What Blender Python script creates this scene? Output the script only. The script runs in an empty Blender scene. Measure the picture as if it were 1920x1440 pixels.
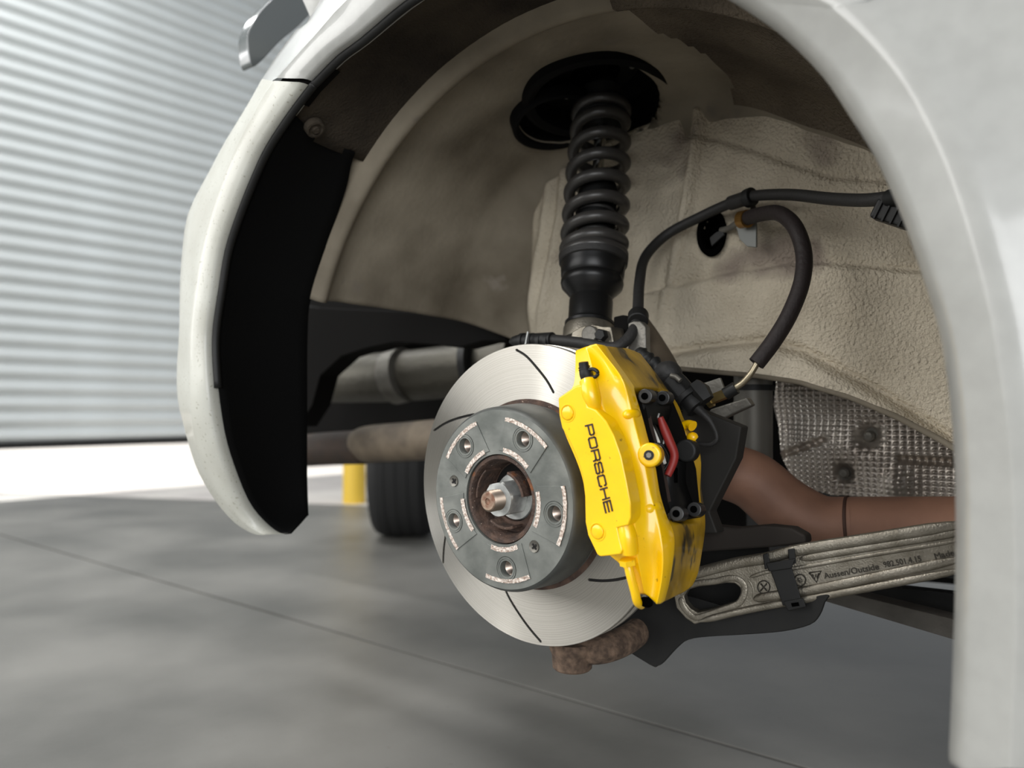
import bpy, bmesh, math, random
from mathutils import Vector, Matrix, noise
from mathutils.geometry import delaunay_2d_cdt
random.seed(7)
rad = math.radians
D = bpy.data
SC = bpy.context.scene
COL = SC.collection

# ------------------------------------------------------------------ camera, world, lights
FPX, CX, CY = 1450.0, 960.0, 720.0
HUB = 0.487
TH = rad(39.38); PT = math.atan(48 / FPX)
Rv = Vector((math.cos(TH), math.sin(TH), 0)); F0 = Vector((-math.sin(TH), math.cos(TH), 0)); Z0 = Vector((0, 0, 1))
Fv = F0 * math.cos(PT) + Z0 * math.sin(PT); Uv = Z0 * math.cos(PT) - F0 * math.sin(PT)
CAM = Vector((0, 0, HUB)) - (Rv * .01822 - Z0 * .09264 + F0 * .85502)
cam = D.objects.new('camera', D.cameras.new('camera')); COL.objects.link(cam)
cam.matrix_world = Matrix((Rv, Uv, -Fv)).transposed().to_4x4()
cam.location = CAM
cam.data.sensor_width = 36; cam.data.lens = 36 * FPX / 1920
cam.data.clip_start = .02; cam.data.clip_end = 300
cam.data.dof.use_dof = True; cam.data.dof.focus_distance = .80; cam.data.dof.aperture_fstop = 27.19 / 7.2
SC.camera = cam
SC.view_settings.view_transform = 'Standard'; SC.view_settings.look = 'None'
SC.view_settings.gamma = 1; SC.view_settings.use_curve_mapping = False
SC.view_settings.exposure = 0.28
W = D.worlds.new('daylight'); SC.world = W; W.use_nodes = True
nt = W.node_tree; bg = nt.nodes['Background']
bg.inputs[0].default_value = (.90, .95, 1, 1); bg.inputs[1].default_value = .42
def lamp(name, kind, loc, target, energy, size=1, sizey=None, color=(1, 1, 1)):
    l = D.lights.new(name, kind); l.energy = energy; l.color = color
    if kind == 'AREA':
        l.shape = 'RECTANGLE'; l.size = size; l.size_y = sizey or size
    if kind == 'SUN': l.angle = rad(size)
    o = D.objects.new(name, l); COL.objects.link(o); o.location = loc
    o.rotation_euler = (Vector(target) - Vector(loc)).to_track_quat('-Z', 'Y').to_euler()
    return o
lamp('sunlight', 'SUN', (-20, 2, 12), (0, 0, 0), 5.0, 1.0, color=(1, .96, .9))
lamp('left_fill_lamp', 'AREA', (-2.9, -4.4, 2.3), (0.1, 0.2, .7), 150, 4.6, 2.6, (1, .985, .96))  # added unseen area lamp brightening the wheel well walls and disc
lamp('right_fill_lamp', 'AREA', (3.4, -4.6, 1.5), (-2.2, .6, .9), 160, 4.0, 2.2, (.97, .985, 1))  # added unseen fill from the right, for roller door and left housing
lamp('door_fill_lamp', 'AREA', (-4.1, 0.5, 4.6), (-5.5, 0.6, .4), 115, .4, 5.0)  # added lamp above the door, brings out contrast between slats
lamp('disc_glare_lamp', 'AREA', (-4.4, -2.2, 1.7), (0, 0, .5), 22, .9, 1.6)  # added small lamp that makes the up-left glare on the disc
lamp('overhead_glare_lamp', 'AREA', (-1.2, -1.7, 3.4), (0, 0, .5), 60, .35, 2.0, (1, .98, .95))  # added overhead lamp for the upper glare wedge on the disc

# ------------------------------------------------------------------ helpers
def ray(px, py): return Fv + Rv * ((px - CX) / FPX) - Uv * ((py - CY) / FPX)
def at(px, py, X=None, Y=None, Z=None):
    r = ray(px, py)
    if X is not None: t = (X - CAM.x) / r.x
    elif Y is not None: t = (Y - CAM.y) / r.y
    else: t = (Z - CAM.z) / r.z
    return CAM + r * t
def atcyl(px, py, R, c=(.02, .575)):
    d = ray(px, py); a = d.x ** 2 + d.z ** 2; ox = CAM.x - c[0]; oz = CAM.z - c[1]
    b = 2 * (ox * d.x + oz * d.z); k = ox * ox + oz * oz - R * R
    return CAM + d * ((-b + math.sqrt(max(0, b * b - 4 * a * k))) / (2 * a))
CAMB = rad(1.92)
WM = Matrix.Translation((0, 0, HUB)) @ Matrix.Rotation(CAMB, 4, 'X'); WI = WM.inverted()
def atw(px, py, y):                      # pixel -> wheel-frame point on the wheel plane y
    o = WI @ CAM; d = WI.to_3x3() @ ray(px, py)
    return o + d * ((y - o.y) / d.y)
def lin(c):
    return tuple(((v / 255) / 12.92 if v / 255 < .04045 else ((v / 255 + .055) / 1.055) ** 2.4) for v in c) + (1,)
MATS = {}
AROT = 0.25
def mat(name, col, rough=.5, metal=0, col2=None, nscale=20, ndetail=6, bump=0, bscale=200, coat=0, coords='Object',
        cstops=(.35, .65), aniso=0, speck=None, rvar=0, stretch=(1, 1, 1), spec=.5, bump2=0, b2scale=12, bdist=.002):
    if name in MATS: return MATS[name]
    m = D.materials.new(name); m.use_nodes = True; n = m.node_tree; L = n.links
    b = n.nodes['Principled BSDF']; b.inputs['Roughness'].default_value = rough; b.inputs['Metallic'].default_value = metal
    b.inputs['Base Color'].default_value = lin(col); b.inputs['Coat Weight'].default_value = coat
    b.inputs['Coat Roughness'].default_value = .08; b.inputs['Specular IOR Level'].default_value = spec
    tc = n.nodes.new('ShaderNodeTexCoord'); mp = n.nodes.new('ShaderNodeMapping'); mp.inputs['Scale'].default_value = stretch
    L.new(tc.outputs[coords], mp.inputs[0]); V = mp.outputs[0]
    out = None
    if col2:
        t = n.nodes.new('ShaderNodeTexNoise'); t.inputs['Scale'].default_value = nscale; t.inputs['Detail'].default_value = ndetail
        L.new(V, t.inputs['Vector'])
        r = n.nodes.new('ShaderNodeValToRGB'); r.color_ramp.elements[0].position = cstops[0]; r.color_ramp.elements[1].position = cstops[1]
        r.color_ramp.elements[0].color = lin(col); r.color_ramp.elements[1].color = lin(col2)
        L.new(t.outputs[0], r.inputs[0]); out = r.outputs[0]
        if rvar:
            mr = n.nodes.new('ShaderNodeMapRange'); mr.inputs[3].default_value = rough - rvar; mr.inputs[4].default_value = rough + rvar
            L.new(t.outputs[0], mr.inputs[0]); L.new(mr.outputs[0], b.inputs['Roughness'])
    if speck:                            # (colour, scale, threshold)
        for sc_, ssc, thr in speck:
            t = n.nodes.new('ShaderNodeTexNoise'); t.inputs['Scale'].default_value = ssc; t.inputs['Detail'].default_value = 3
            L.new(V, t.inputs['Vector'])
            r = n.nodes.new('ShaderNodeValToRGB'); r.color_ramp.elements[0].position = thr; r.color_ramp.elements[1].position = thr + .06
            L.new(t.outputs[0], r.inputs[0])
            mx = n.nodes.new('ShaderNodeMix'); mx.data_type = 'RGBA'
            L.new(r.outputs[0], mx.inputs[0])
            if out: L.new(out, mx.inputs[6])
            else: mx.inputs[6].default_value = lin(col)
            mx.inputs[7].default_value = lin(sc_); out = mx.outputs[2]
    if out: L.new(out, b.inputs['Base Color'])
    prev = None
    for st, sc2, dist in ((bump, bscale, bdist), (bump2, b2scale, .01)):
        if st:
            t = n.nodes.new('ShaderNodeTexNoise'); t.inputs['Scale'].default_value = sc2; t.inputs['Detail'].default_value = 3
            L.new(V, t.inputs['Vector'])
            bp = n.nodes.new('ShaderNodeBump'); bp.inputs['Strength'].default_value = st; bp.inputs['Distance'].default_value = dist
            L.new(t.outputs[0], bp.inputs['Height'])
            if prev: L.new(prev, bp.inputs['Normal'])
            prev = bp.outputs[0]
    if prev: L.new(prev, b.inputs['Normal'])
    if aniso:
        b.inputs['Anisotropic'].default_value = aniso
        tg = n.nodes.new('ShaderNodeTangent'); tg.direction_type = 'RADIAL'; tg.axis = 'Y'
        b.inputs['Anisotropic Rotation'].default_value = AROT
        L.new(tg.outputs[0], b.inputs['Tangent'])
    m['bsdf'] = 1; MATS[name] = m
    return m
def thing(name, label, cat, group=None, mw=None, loc=None):
    o = D.objects.new(name, None); COL.objects.link(o); o.empty_display_size = .02
    if mw: o.matrix_basis = mw
    if loc is not None: o.location = loc
    o['label'] = label; o['category'] = cat
    if group: o['group'] = group
    return o
def tag(o, label, cat, group=None):
    o['label'] = label; o['category'] = cat
    if group: o['group'] = group
    return o
def link(name, me, m, parent=None, local=False):
    """local: coordinates are already in the parent's own frame; otherwise world coordinates"""
    o = D.objects.new(name, me); COL.objects.link(o)
    if m and not me.materials: me.materials.append(m)
    if parent:
        o.parent = parent
        if not local:
            me.transform(world_of(parent).inverted())
    return o
def world_of(o):
    return world_of(o.parent) @ o.matrix_basis if o.parent else o.matrix_basis.copy()
def mesh(name, vs, fs, m, parent=None, smooth=True, local=False, sub=0, bevel=0, solid=0, angle=None, creases=None):
    me = D.meshes.new(name); me.from_pydata([tuple(v) for v in vs], [], fs); me.update()
    bm = bmesh.new(); bm.from_mesh(me); bmesh.ops.recalc_face_normals(bm, faces=bm.faces); bm.to_mesh(me); bm.free()
    if smooth: me.polygons.foreach_set('use_smooth', [True] * len(me.polygons))
    o = link(name, me, m, parent, local)
    if solid:
        md = o.modifiers.new('solid', 'SOLIDIFY'); md.thickness = solid; md.offset = 0
    if bevel:
        md = o.modifiers.new('bevel', 'BEVEL'); md.width = bevel; md.segments = 3; md.limit_method = 'ANGLE'; md.angle_limit = rad(30); md.harden_normals = bool(smooth)
    if sub:
        md = o.modifiers.new('sub', 'SUBSURF'); md.levels = md.render_levels = sub
    if smooth and not sub and angle is not None:
        me.set_sharp_from_angle(angle=rad(angle))
    return o
def grid(name, rows, m, parent=None, close=False, skip=None, **k):
    vs = [p for r in rows for p in r]; n = len(rows[0]); fs = []
    for i in range(len(rows) - 1):
        for j in range(n if close else n - 1):
            if skip and skip(i, j): continue
            a = i * n + j; b = i * n + (j + 1) % n
            fs.append((a, b, b + n, a + n))
    return mesh(name, vs, fs, m, parent, **k)
def spline(pts, n):                      # Catmull-Rom through points (or tuples), n samples per span
    P = [Vector(p) for p in pts]; out = []
    for i in range(len(P) - 1):
        a = P[max(0, i - 1)]; b = P[i]; c = P[i + 1]; d = P[min(len(P) - 1, i + 2)]
        for k in range(n):
            t = k / n
            out.append(.5 * (2 * b + (c - a) * t + (2 * a - 5 * b + 4 * c - d) * t * t + (3 * b - a - 3 * c + d) * t ** 3))
    out.append(P[-1]); return out
def tube_data(pts, rads, seg=16, cap=True):
    n = len(pts); vs = []; fs = []
    T = [(pts[min(n - 1, i + 1)] - pts[max(0, i - 1)]).normalized() for i in range(n)]
    u = T[0].orthogonal().normalized()
    for i in range(n):
        u = (u - T[i] * u.dot(T[i])).normalized(); w = T[i].cross(u)
        r = rads[i] if isinstance(rads, (list, tuple)) else rads
        for k in range(seg):
            a = 2 * math.pi * k / seg; vs.append(pts[i] + (u * math.cos(a) + w * math.sin(a)) * r)
    for i in range(n - 1):
        for k in range(seg):
            a = i * seg + k; b = i * seg + (k + 1) % seg; fs.append((a, b, b + seg, a + seg))
    if cap: fs.append(tuple(range(seg - 1, -1, -1))); fs.append(tuple((n - 1) * seg + k for k in range(seg)))
    return vs, fs
def tube(name, pts, r, m, parent=None, n=8, seg=16, **k):
    if n > 1:
        if isinstance(r, (list, tuple)):
            rr = spline([(x, 0, 0) for x in r], n); r = [x.x for x in rr]
        pts = spline(pts, n)
    vs, fs = tube_data([Vector(p) for p in pts], r, seg); k.setdefault('angle', 50)
    return mesh(name, vs, fs, m, parent, **k)
def lathe(name, prof, p0, axis, m, parent=None, seg=40, **k):     # prof: [(r, distance along axis)]
    ax = Vector(axis).normalized(); u = ax.orthogonal().normalized(); w = ax.cross(u); vs = []; fs = []
    for r, h in prof:
        for q in range(seg):
            a = 2 * math.pi * q / seg; vs.append(Vector(p0) + ax * h + (u * math.cos(a) + w * math.sin(a)) * max(r, 1e-5))
    for i in range(len(prof) - 1):
        for q in range(seg):
            a = i * seg + q; b = i * seg + (q + 1) % seg; fs.append((a, b, b + seg, a + seg))
    if prof[0][0] > 1e-4 and k.pop('cap', True):
        fs.append(tuple(range(seg))); fs.append(tuple((len(prof) - 1) * seg + q for q in range(seg)))
    else: k.pop('cap', None)
    k.setdefault('angle', 35)
    return mesh(name, vs, fs, m, parent, **k)
def circ(c, r, n=32, ph=0):
    return [(c[0] + r * math.cos(2 * math.pi * i / n + ph), c[1] + r * math.sin(2 * math.pi * i / n + ph)) for i in range(n)]
def plate_data(outer, holes, fr, t):
    """2-D outline with holes in frame fr=(origin,u,v,n); thickness t along -n from the front face"""
    O, u, v, n = fr
    loops = [outer] + holes; pts = []; edges = []; fcs = []
    for lp in loops:
        s = len(pts); pts += [Vector(p) for p in lp]; k = len(lp)
        edges += [(s + i, s + (i + 1) % k) for i in range(k)]
    r = delaunay_2d_cdt(pts, edges, [], 0, 1e-7)
    V2, E2, F2 = r[0], r[1], r[2]
    def inside(p, lp):
        c = False; j = len(lp) - 1
        for i in range(len(lp)):
            if (lp[i][1] > p.y) != (lp[j][1] > p.y) and p.x < (lp[j][0] - lp[i][0]) * (p.y - lp[i][1]) / (lp[j][1] - lp[i][1]) + lp[i][0]: c = not c
            j = i
        return c
    keep = []
    if not holes:
        V2 = [Vector(p) for p in outer]; keep = [tuple(range(len(outer)))]; F2 = []
    for f in F2:
        c = sum((V2[i] for i in f), Vector((0, 0))) / len(f)
        if inside(c, outer) and not any(inside(c, h) for h in holes): keep.append(tuple(f))
    nv = len(V2); vs = [O + u * p.x + v * p.y for p in V2] + [O + u * p.x + v * p.y - n * t for p in V2]
    fs = list(keep) + [tuple(i + nv for i in reversed(f)) for f in keep]
    cnt = {}
    for f in keep:
        for i in range(len(f)):
            e = (f[i], f[(i + 1) % len(f)]); cnt[e] = 1
    for (a, b) in list(cnt):
        if (b, a) not in cnt: fs.append((b, a, a + nv, b + nv))
    return vs, fs
def plate(name, outer, holes, fr, t, m, parent=None, **k):
    vs, fs = plate_data(outer, holes, fr, t); k.setdefault('smooth', True); k.setdefault('angle', 30)
    return mesh(name, vs, fs, m, parent, **k)
def join_data(lst):
    V = []; F = []
    for vs, fs in lst:
        s = len(V); V += list(vs); F += [tuple(i + s for i in f) for f in fs]
    return V, F
def box_data(c, u, v, w, a, b, d):
    c = Vector(c); vs = [c + u * (a * i) + v * (b * j) + w * (d * k) for i in (-.5, .5) for j in (-.5, .5) for k in (-.5, .5)]
    return vs, [(0, 1, 3, 2), (4, 6, 7, 5), (0, 4, 5, 1), (2, 3, 7, 6), (0, 2, 6, 4), (1, 5, 7, 3)]
EX, EY, EZ = Vector((1, 0, 0)), Vector((0, 1, 0)), Vector((0, 0, 1))
def box(name, c, size, m, parent=None, axes=(EX, EY, EZ), bevel=.001, **k):
    vs, fs = box_data(c, *axes, *size); return mesh(name, vs, fs, m, parent, bevel=bevel, smooth=False, **k)
def smoothstep(a, b, x):
    t = max(0, min(1, (x - a) / (b - a))); return t * t * (3 - 2 * t)
def interp(x, tbl):
    if x <= tbl[0][0]: return tbl[0][1]
    for (a, b), (c, d) in zip(tbl, tbl[1:]):
        if x <= c: return b + (d - b) * (x - a) / (c - a)
    return tbl[-1][1]

# ------------------------------------------------------------------ materials
M_conc = mat('polished_concrete', (93, 92, 88), .42, col2=(130, 128, 123), nscale=1.7, ndetail=9, bump=.15, bscale=60, rvar=.08,
             speck=[((108, 105, 101), 40, .70)], spec=.45)
M_sunlit = mat('sunlit_outdoor_concrete', (214, 209, 203), .8, col2=(196, 190, 186), nscale=2)  # pale tone carries the painted sunlight on the floor
M_joint = mat('dark_joint_filler', (52, 50, 48), .9)
M_slat = mat('galvanised_steel_slat', (206, 211, 211), .42, .1, col2=(194, 198, 197), nscale=1.2)
M_wallp = mat('painted_block_wall', (190, 190, 186), .8)
M_white = mat('white_car_paint', (160, 160, 156), .32, col2=(154, 154, 150), nscale=60, coat=.6, bump=.02, bscale=500)
M_whited = mat('dusty_white_car_paint', (188, 188, 179), .42, col2=(176, 175, 165), nscale=15, speck=[((150, 147, 132), 260, .64)], coat=.2)
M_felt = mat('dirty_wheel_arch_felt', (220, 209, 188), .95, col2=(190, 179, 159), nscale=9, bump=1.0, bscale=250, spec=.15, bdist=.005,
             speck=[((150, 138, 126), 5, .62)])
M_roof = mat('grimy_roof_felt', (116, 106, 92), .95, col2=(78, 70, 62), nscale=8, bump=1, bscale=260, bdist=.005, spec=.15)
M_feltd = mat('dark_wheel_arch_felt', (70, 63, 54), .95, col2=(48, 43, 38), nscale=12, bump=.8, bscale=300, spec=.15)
M_well = mat('dusty_underseal', (150, 141, 125), .85, col2=(96, 88, 75), nscale=6, ndetail=8, bump=.35, bscale=120, spec=.2,
             speck=[((122, 114, 103), 14, .64)], cstops=(.3, .7))
M_black = mat('black_plastic', (20, 20, 20), .55, col2=(27, 27, 26), nscale=30, spec=.35)
M_blackm = mat('matt_black_liner', (11, 11, 11), .9, spec=.1, speck=[((88, 56, 26), 28, .775)])
M_dark = mat('dark_underbody_and_blockers', (14, 13, 12), .9, spec=.1)
M_rubber = mat('black_rubber_hose', (38, 37, 36), .6, bump=.25, bscale=300, spec=.4)
M_disc = mat('brushed_brake_steel', (196, 193, 186), .33, 1, col2=(182, 178, 170), nscale=60, aniso=1.0)
def rings(m, sc_, st, c1, c2):            # fine turned rings about the wheel axis
    n = m.node_tree; L = n.links; b = n.nodes['Principled BSDF']
    tc = n.nodes.new('ShaderNodeTexCoord'); vm = n.nodes.new('ShaderNodeVectorMath'); vm.operation = 'MULTIPLY'; vm.inputs[1].default_value = (1, 0, 1)
    ln = n.nodes.new('ShaderNodeVectorMath'); ln.operation = 'LENGTH'; L.new(tc.outputs['Object'], vm.inputs[0]); L.new(vm.outputs[0], ln.inputs[0])
    t = n.nodes.new('ShaderNodeTexNoise'); t.noise_dimensions = '1D'; t.inputs['Scale'].default_value = sc_; t.inputs['Detail'].default_value = 5; t.inputs['Roughness'].default_value = .7
    L.new(ln.outputs['Value'], t.inputs['W'])
    r = n.nodes.new('ShaderNodeValToRGB'); r.color_ramp.elements[0].position = .36; r.color_ramp.elements[1].position = .62
    r.color_ramp.elements[0].color = lin(c1); r.color_ramp.elements[1].color = lin(c2); L.new(t.outputs[0], r.inputs[0]); L.new(r.outputs[0], b.inputs['Base Color'])
    bp = n.nodes.new('ShaderNodeBump'); bp.inputs['Strength'].default_value = st; bp.inputs['Distance'].default_value = .0002
    L.new(t.outputs[0], bp.inputs['Height']); L.new(bp.outputs[0], b.inputs['Normal'])
rings(M_disc, 1100, .25, (168, 164, 156), (190, 187, 180))
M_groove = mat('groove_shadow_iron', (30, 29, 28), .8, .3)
M_hat = mat('grey_coated_iron', (130, 132, 127), .5, .45, col2=(94, 97, 93), nscale=24, bump=.12, bscale=160, rvar=.08)
M_hatside = mat('dark_grey_coated_iron', (92, 94, 91), .5, .4, col2=(76, 78, 76), nscale=30)
M_bare = mat('scraped_bare_iron', (226, 216, 206), .5, .2, col2=(150, 128, 114), nscale=420, bump=.6, bscale=400)
M_rust = mat('rusty_iron', (82, 62, 51), .8, .05, col2=(56, 43, 37), nscale=90, bump=.7, bscale=260, speck=[((160, 140, 126), 330, .68), ((112, 66, 34), 30, .62)])
M_steel = mat('zinc_plated_steel', (214, 216, 212), .42, .6, col2=(160, 162, 160), nscale=60)
M_thread = mat('dull_threaded_steel', (130, 118, 106), .38, 1)
M_yellow = mat('yellow_caliper_enamel', (252, 202, 0), .30, col2=(246, 190, 0), nscale=20, coat=.45, bump=.06, bscale=90,
               speck=[((150, 108, 8), 95, .70), ((120, 84, 10), 260, .74)])
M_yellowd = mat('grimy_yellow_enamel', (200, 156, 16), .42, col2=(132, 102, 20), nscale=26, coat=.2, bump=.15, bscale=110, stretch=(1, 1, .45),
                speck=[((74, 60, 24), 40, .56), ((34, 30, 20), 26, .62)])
M_letter = mat('dark_brown_lettering', (44, 30, 20), .5)
M_cast = mat('cast_aluminium', (146, 140, 128), .40, .8, col2=(118, 112, 100), nscale=50, bump=.25, bscale=500, rvar=.08)
M_castd = mat('dull_cast_aluminium', (128, 125, 118), .5, .6, col2=(104, 101, 94), nscale=30, bump=.3, bscale=250)
M_foil = mat('embossed_aluminium_foil', (206, 198, 188), .36, .8, col2=(160, 150, 140), nscale=14)
M_pipe = mat('rust_brown_pipe', (164, 122, 100), .6, .1, col2=(136, 100, 82), nscale=12, bump=.25, bscale=90, speck=[((104, 74, 58), 22, .66)])
M_red = mat('faded_red_wire_sleeve', (140, 38, 32), .5)
M_tyre = mat('tyre_rubber', (34, 34, 34), .75)
M_boll = mat('yellow_bollard_paint', (226, 188, 66), .5)
M_brass = mat('yellowish_zinc_brass', (160, 140, 92), .3, .9)
M_gloss = mat('glossy_grey_wing_paint', (96, 100, 100), .12, 0, coat=1.0)
M_brown = mat('brown_dusty_steel', (104, 92, 76), .7, .1, col2=(78, 68, 56), nscale=20)
M_void = mat('unlit_cavity', (6, 6, 6), 1, spec=0)

# ------------------------------------------------------------------ setting: floor, wall, roller door
fl = mesh('floor', *box_data((-12, 6, -.078), EX, EY, EZ, 60, 60, .15), M_joint, smooth=False); fl['kind'] = 'structure'
YJ = [-8.4, -5.39, -2.39, .612, 3.61, 6.62, 9.6]
XJ = [-5.42, -2.6 - 3.1, 3.4, 7.4]
def slab(x0, x1, y0, y1, m=M_conc, top=0.0, name='slab'):
    g = .0055
    vs, fs = box_data(((x0 + x1) / 2, (y0 + y1) / 2, top - .005), EX, EY, EZ, x1 - x0 - 2 * g, y1 - y0 - 2 * g, .01)
    return mesh(name, vs, fs, m, fl, smooth=False)
for y0, y1 in zip(YJ, YJ[1:]):
    for x0, x1 in ((-5.6, 1.9), (1.9, 7.0)):
        slab(x0, x1, y0, y1)
# sunlit floor by the doorway and outside, sunlight painted in as paler concrete
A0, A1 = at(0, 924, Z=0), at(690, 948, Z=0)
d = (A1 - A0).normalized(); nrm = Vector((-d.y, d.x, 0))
o = plate('sunlit_floor', [(-3.5, 0), (9, 0), (24, 40), (-30, 40)], [], (A0 + EZ * .004, d, nrm, EZ), .012, M_sunlit, fl, smooth=False)
wl = D.objects.new('wall_left', None); COL.objects.link(wl)
XD = -5.6
vs, fs = join_data([box_data((XD - .2, 1.2, 6.4), EX, EY, EZ, .3, 16, 2.4), box_data((XD - .2, -6.3, 1.7), EX, EY, EZ, .3, 5, 3.4)])
D.objects.remove(wl); wl = mesh('wall_left', vs, fs, M_wallp, smooth=False); wl['kind'] = 'structure'
dr = D.objects.new('door_1', None); COL.objects.link(dr); dr['kind'] = 'structure'; dr.location = (XD, 0, 0)
dr.rotation_euler = (0, 0, rad(-1.2))
dr0 = None
P_ = .112; ZB = .318
prof = []
for k in range(13):
    t = k / 12; z = t * P_
    x = .024 * math.sin(math.pi * min(1, t / .72)) if t < .72 else -.006 * math.sin(math.pi * (t - .72) / .28)
    prof.append((x, z))
me = D.meshes.new('slat'); vs = []; fs = []
for yy in (-3.8, 9.5):
    for x, z in prof: vs.append((x, yy, z))
    for x, z in reversed(prof): vs.append((x - .004, yy, z))
n = 26
for k in range(n): fs.append((k, (k + 1) % n, n + (k + 1) % n, n + k))
fs += [tuple(range(n - 1, -1, -1)), tuple(range(n, 2 * n))]
me.from_pydata(vs, [], fs); me.polygons.foreach_set('use_smooth', [True] * len(me.polygons)); me.materials.append(M_slat)
me.set_sharp_from_angle(angle=rad(50))
for k in range(46):
    o = D.objects.new('slat', me); COL.objects.link(o); o.parent = dr; o.location = (0, 0, ZB + .035 + k * P_)
mesh('bottom_bar', *box_data((0, 2.85, ZB + .012), EX, EY, EZ, .05, 13.3, .045), M_black, dr, smooth=False, local=True, bevel=.004)

# ------------------------------------------------------------------ car body
car = thing('car', 'white car body, rear wheel arch open with the wheel taken off', 'car', loc=(0, 0, 0))
YL = -.15
lipL = [(529, 1001, -.070), (509, 1000, -.078), (479, 977, -.092), (449, 938, -.110), (421, 869, -.130), (404, 809, -.142), (392, 727, -.15),
        (388, 658, YL), (390, 610, YL), (400, 542, YL), (412, 469, YL), (434, 400, YL), (462, 329, YL), (489, 272, YL), (531, 208, YL), (570, 156, YL)]
bndL = [(505, 1002, -.085), (484, 999, -.092), (449, 977, -.105), (415, 938, -.12), (385, 886, -.135), (366, 830, -.148), (358, 770, -.157),
        (354, 690, -.158), (355, 620, -.158), (363, 550, -.158), (375, 480, -.158), (395, 400, -.158), (426, 314, -.158), (450, 262, -.158), (486, 194, -.158), (513, 152, -.158)]
silL = [(500, 1003, -.08), (478, 1000, -.085), (446, 981, -.095), (411, 942, -.105), (378, 890, -.115), (358, 836, -.12), (337, 770, -.125),
        (331, 709, -.125), (336, 620, -.118), (337, 550, -.118), (341, 480, -.118), (353, 400, -.118), (394, 318, -.112), (424, 262, -.11), (462, 200, -.108), (490, 150, -.106)]
lip = [at(x, y, Y=Y) for x, y, Y in lipL]; bnd = [at(x, y, Y=Y) for x, y, Y in bndL]; sil = [at(x, y, Y=Y) for x, y, Y in silL]
seam = len(lip) - 1
topl = [((577, 149), (518, 147), (494, 144)), ((622, 103), (562, 97), (520, 102)), ((667, 69), (593, 62), (556, 55)), ((749, 0), (649, 0), (601, 0))]
for a, b, c in topl:
    lip.append(at(*a, Y=YL)); bnd.append(at(*b, Y=-.158)); sil.append(at(*c, Y=-.105))
ac = Vector((.02, 0, .575))
def ang(p): return math.atan2(p.z - ac.z, p.x - ac.x)
def rr(p): return math.hypot(p.z - ac.z, p.x - ac.x)
rpts = [((1371, 0), (1540, 0)), ((1410, 25), (1575, 22)), ((1467, 67), (1640, 82)), ((1541, 142), (1707, 163)), ((1594, 220), (1752, 245)), ((1640, 294), (1782, 312)), ((1676, 372), (1807, 382)),
        ((1704, 443), (1832, 466)), ((1751, 585), (1863, 590)), ((1771, 676), (1880, 690)), ((1785, 794), (1896, 800)), ((1791, 924), (1906, 930)),
        ((1791, 1087), (1910, 1090)), ((1787, 1218), (1908, 1220)), ((1782, 1349), (1903, 1350)), ((1779, 1420), (1900, 1424)), ((1786, 1434), (1898, 1436))]
YR, YRB = -.135, -.160
lr = [at(*a, Y=YR) for a, b in rpts]; br = [at(*b, Y=YRB) for a, b in rpts]
a0, a1 = ang(lip[-1]), ang(lr[0])
for k in range(1, 8):
    t = k / 8; a = a0 + (a1 - a0) * t
    def mk(p, q):
        r = rr(p) * (1 - t) + rr(q) * t
        return Vector((ac.x + r * math.cos(a), p.y * (1 - t) + q.y * t, ac.z + r * math.sin(a)))
    L_ = mk(lip[seam + 4], lr[0]); B_ = mk(bnd[seam + 4], br[0]); lip.append(L_); bnd.append(B_)
    rs = .70; sil.append(Vector((ac.x + rs * math.cos(a), -.11, ac.z + rs * math.sin(a))))
for L_, B_ in zip(lr, br):
    lip.append(L_); bnd.append(B_); dd = (B_ - L_); a = ang(B_)
    dx = .12 if B_.z > .7 else .12
    sil.append(Vector((B_.x + .16, -.138, B_.z + .06 * max(0, math.sin(a)))))
nL = len(lip)
rows = []
for i in range(nL):
    L_, B_, S_ = lip[i], bnd[i], sil[i]
    out = (B_ - L_).normalized(); left = i <= seam + 4; right = i >= nL - len(rpts)
    w = (B_ - L_).length
    fin = Vector((L_.x, L_.y + .022, L_.z)) + (out * .004)
    c0 = L_ + Vector((0, .006, 0)) - out * .0005
    if left:
        r = [fin, c0, L_, L_ + out * .004 + Vector((0, -.003, 0)), L_.lerp(B_, .5) + Vector((0, -.002, 0)), L_.lerp(B_, .94) + Vector((0, -.0015, 0)), B_, B_.lerp(S_, .12), B_.lerp(S_, .5) + Vector((0, -.006, 0)), S_]
        f1 = S_ + Vector((-.05, .04, 0)); f2 = S_ + Vector((-.10, .09, 0)); f3 = S_ + Vector((-.13, .13, 0)); 
        if i > seam - 4:
            q = min(1, (i - seam + 4) / 8.); f1 += Vector((-.02, .02, .04)) * q; f2 += Vector((-.03, .03, .10)) * q; f3 += Vector((0, 0, .14)) * q
    else:
        r = [fin, c0, L_, L_ + out * .010 + Vector((0, -.009, 0)), L_.lerp(B_, .35) + Vector((0, -.011, 0)), L_.lerp(B_, .93) + Vector((0, -.0045, 0)), B_ + Vector((0, -.005, 0)), B_.lerp(S_, .10) + Vector((0, .004, 0)), B_.lerp(S_, .5), S_]
        if right and L_.z < .9:
            f1 = S_ + Vector((.3, .045, .02)); f2 = S_ + Vector((1.0, .15, .05)); f3 = S_ + Vector((2, .30, .08))
        else:
            f1 = S_ + Vector((.0, .03, .12)); f2 = S_ + Vector((0, .15, .22)); f3 = S_ + Vector((0, .7, .27))
            if right: f1 += Vector((.15, 0, 0)); f2 += Vector((.4, 0, 0)); f3 += Vector((.7, 0, 0))
    rows.append(r + [f1, f2, f3])
def dense(rows, n):                      # smooth along the arch
    cols = [spline([r[j] for r in rows], n) for j in range(len(rows[0]))]
    return [[cols[j][i] for j in range(len(cols))] for i in range(len(cols[0]))]
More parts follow.
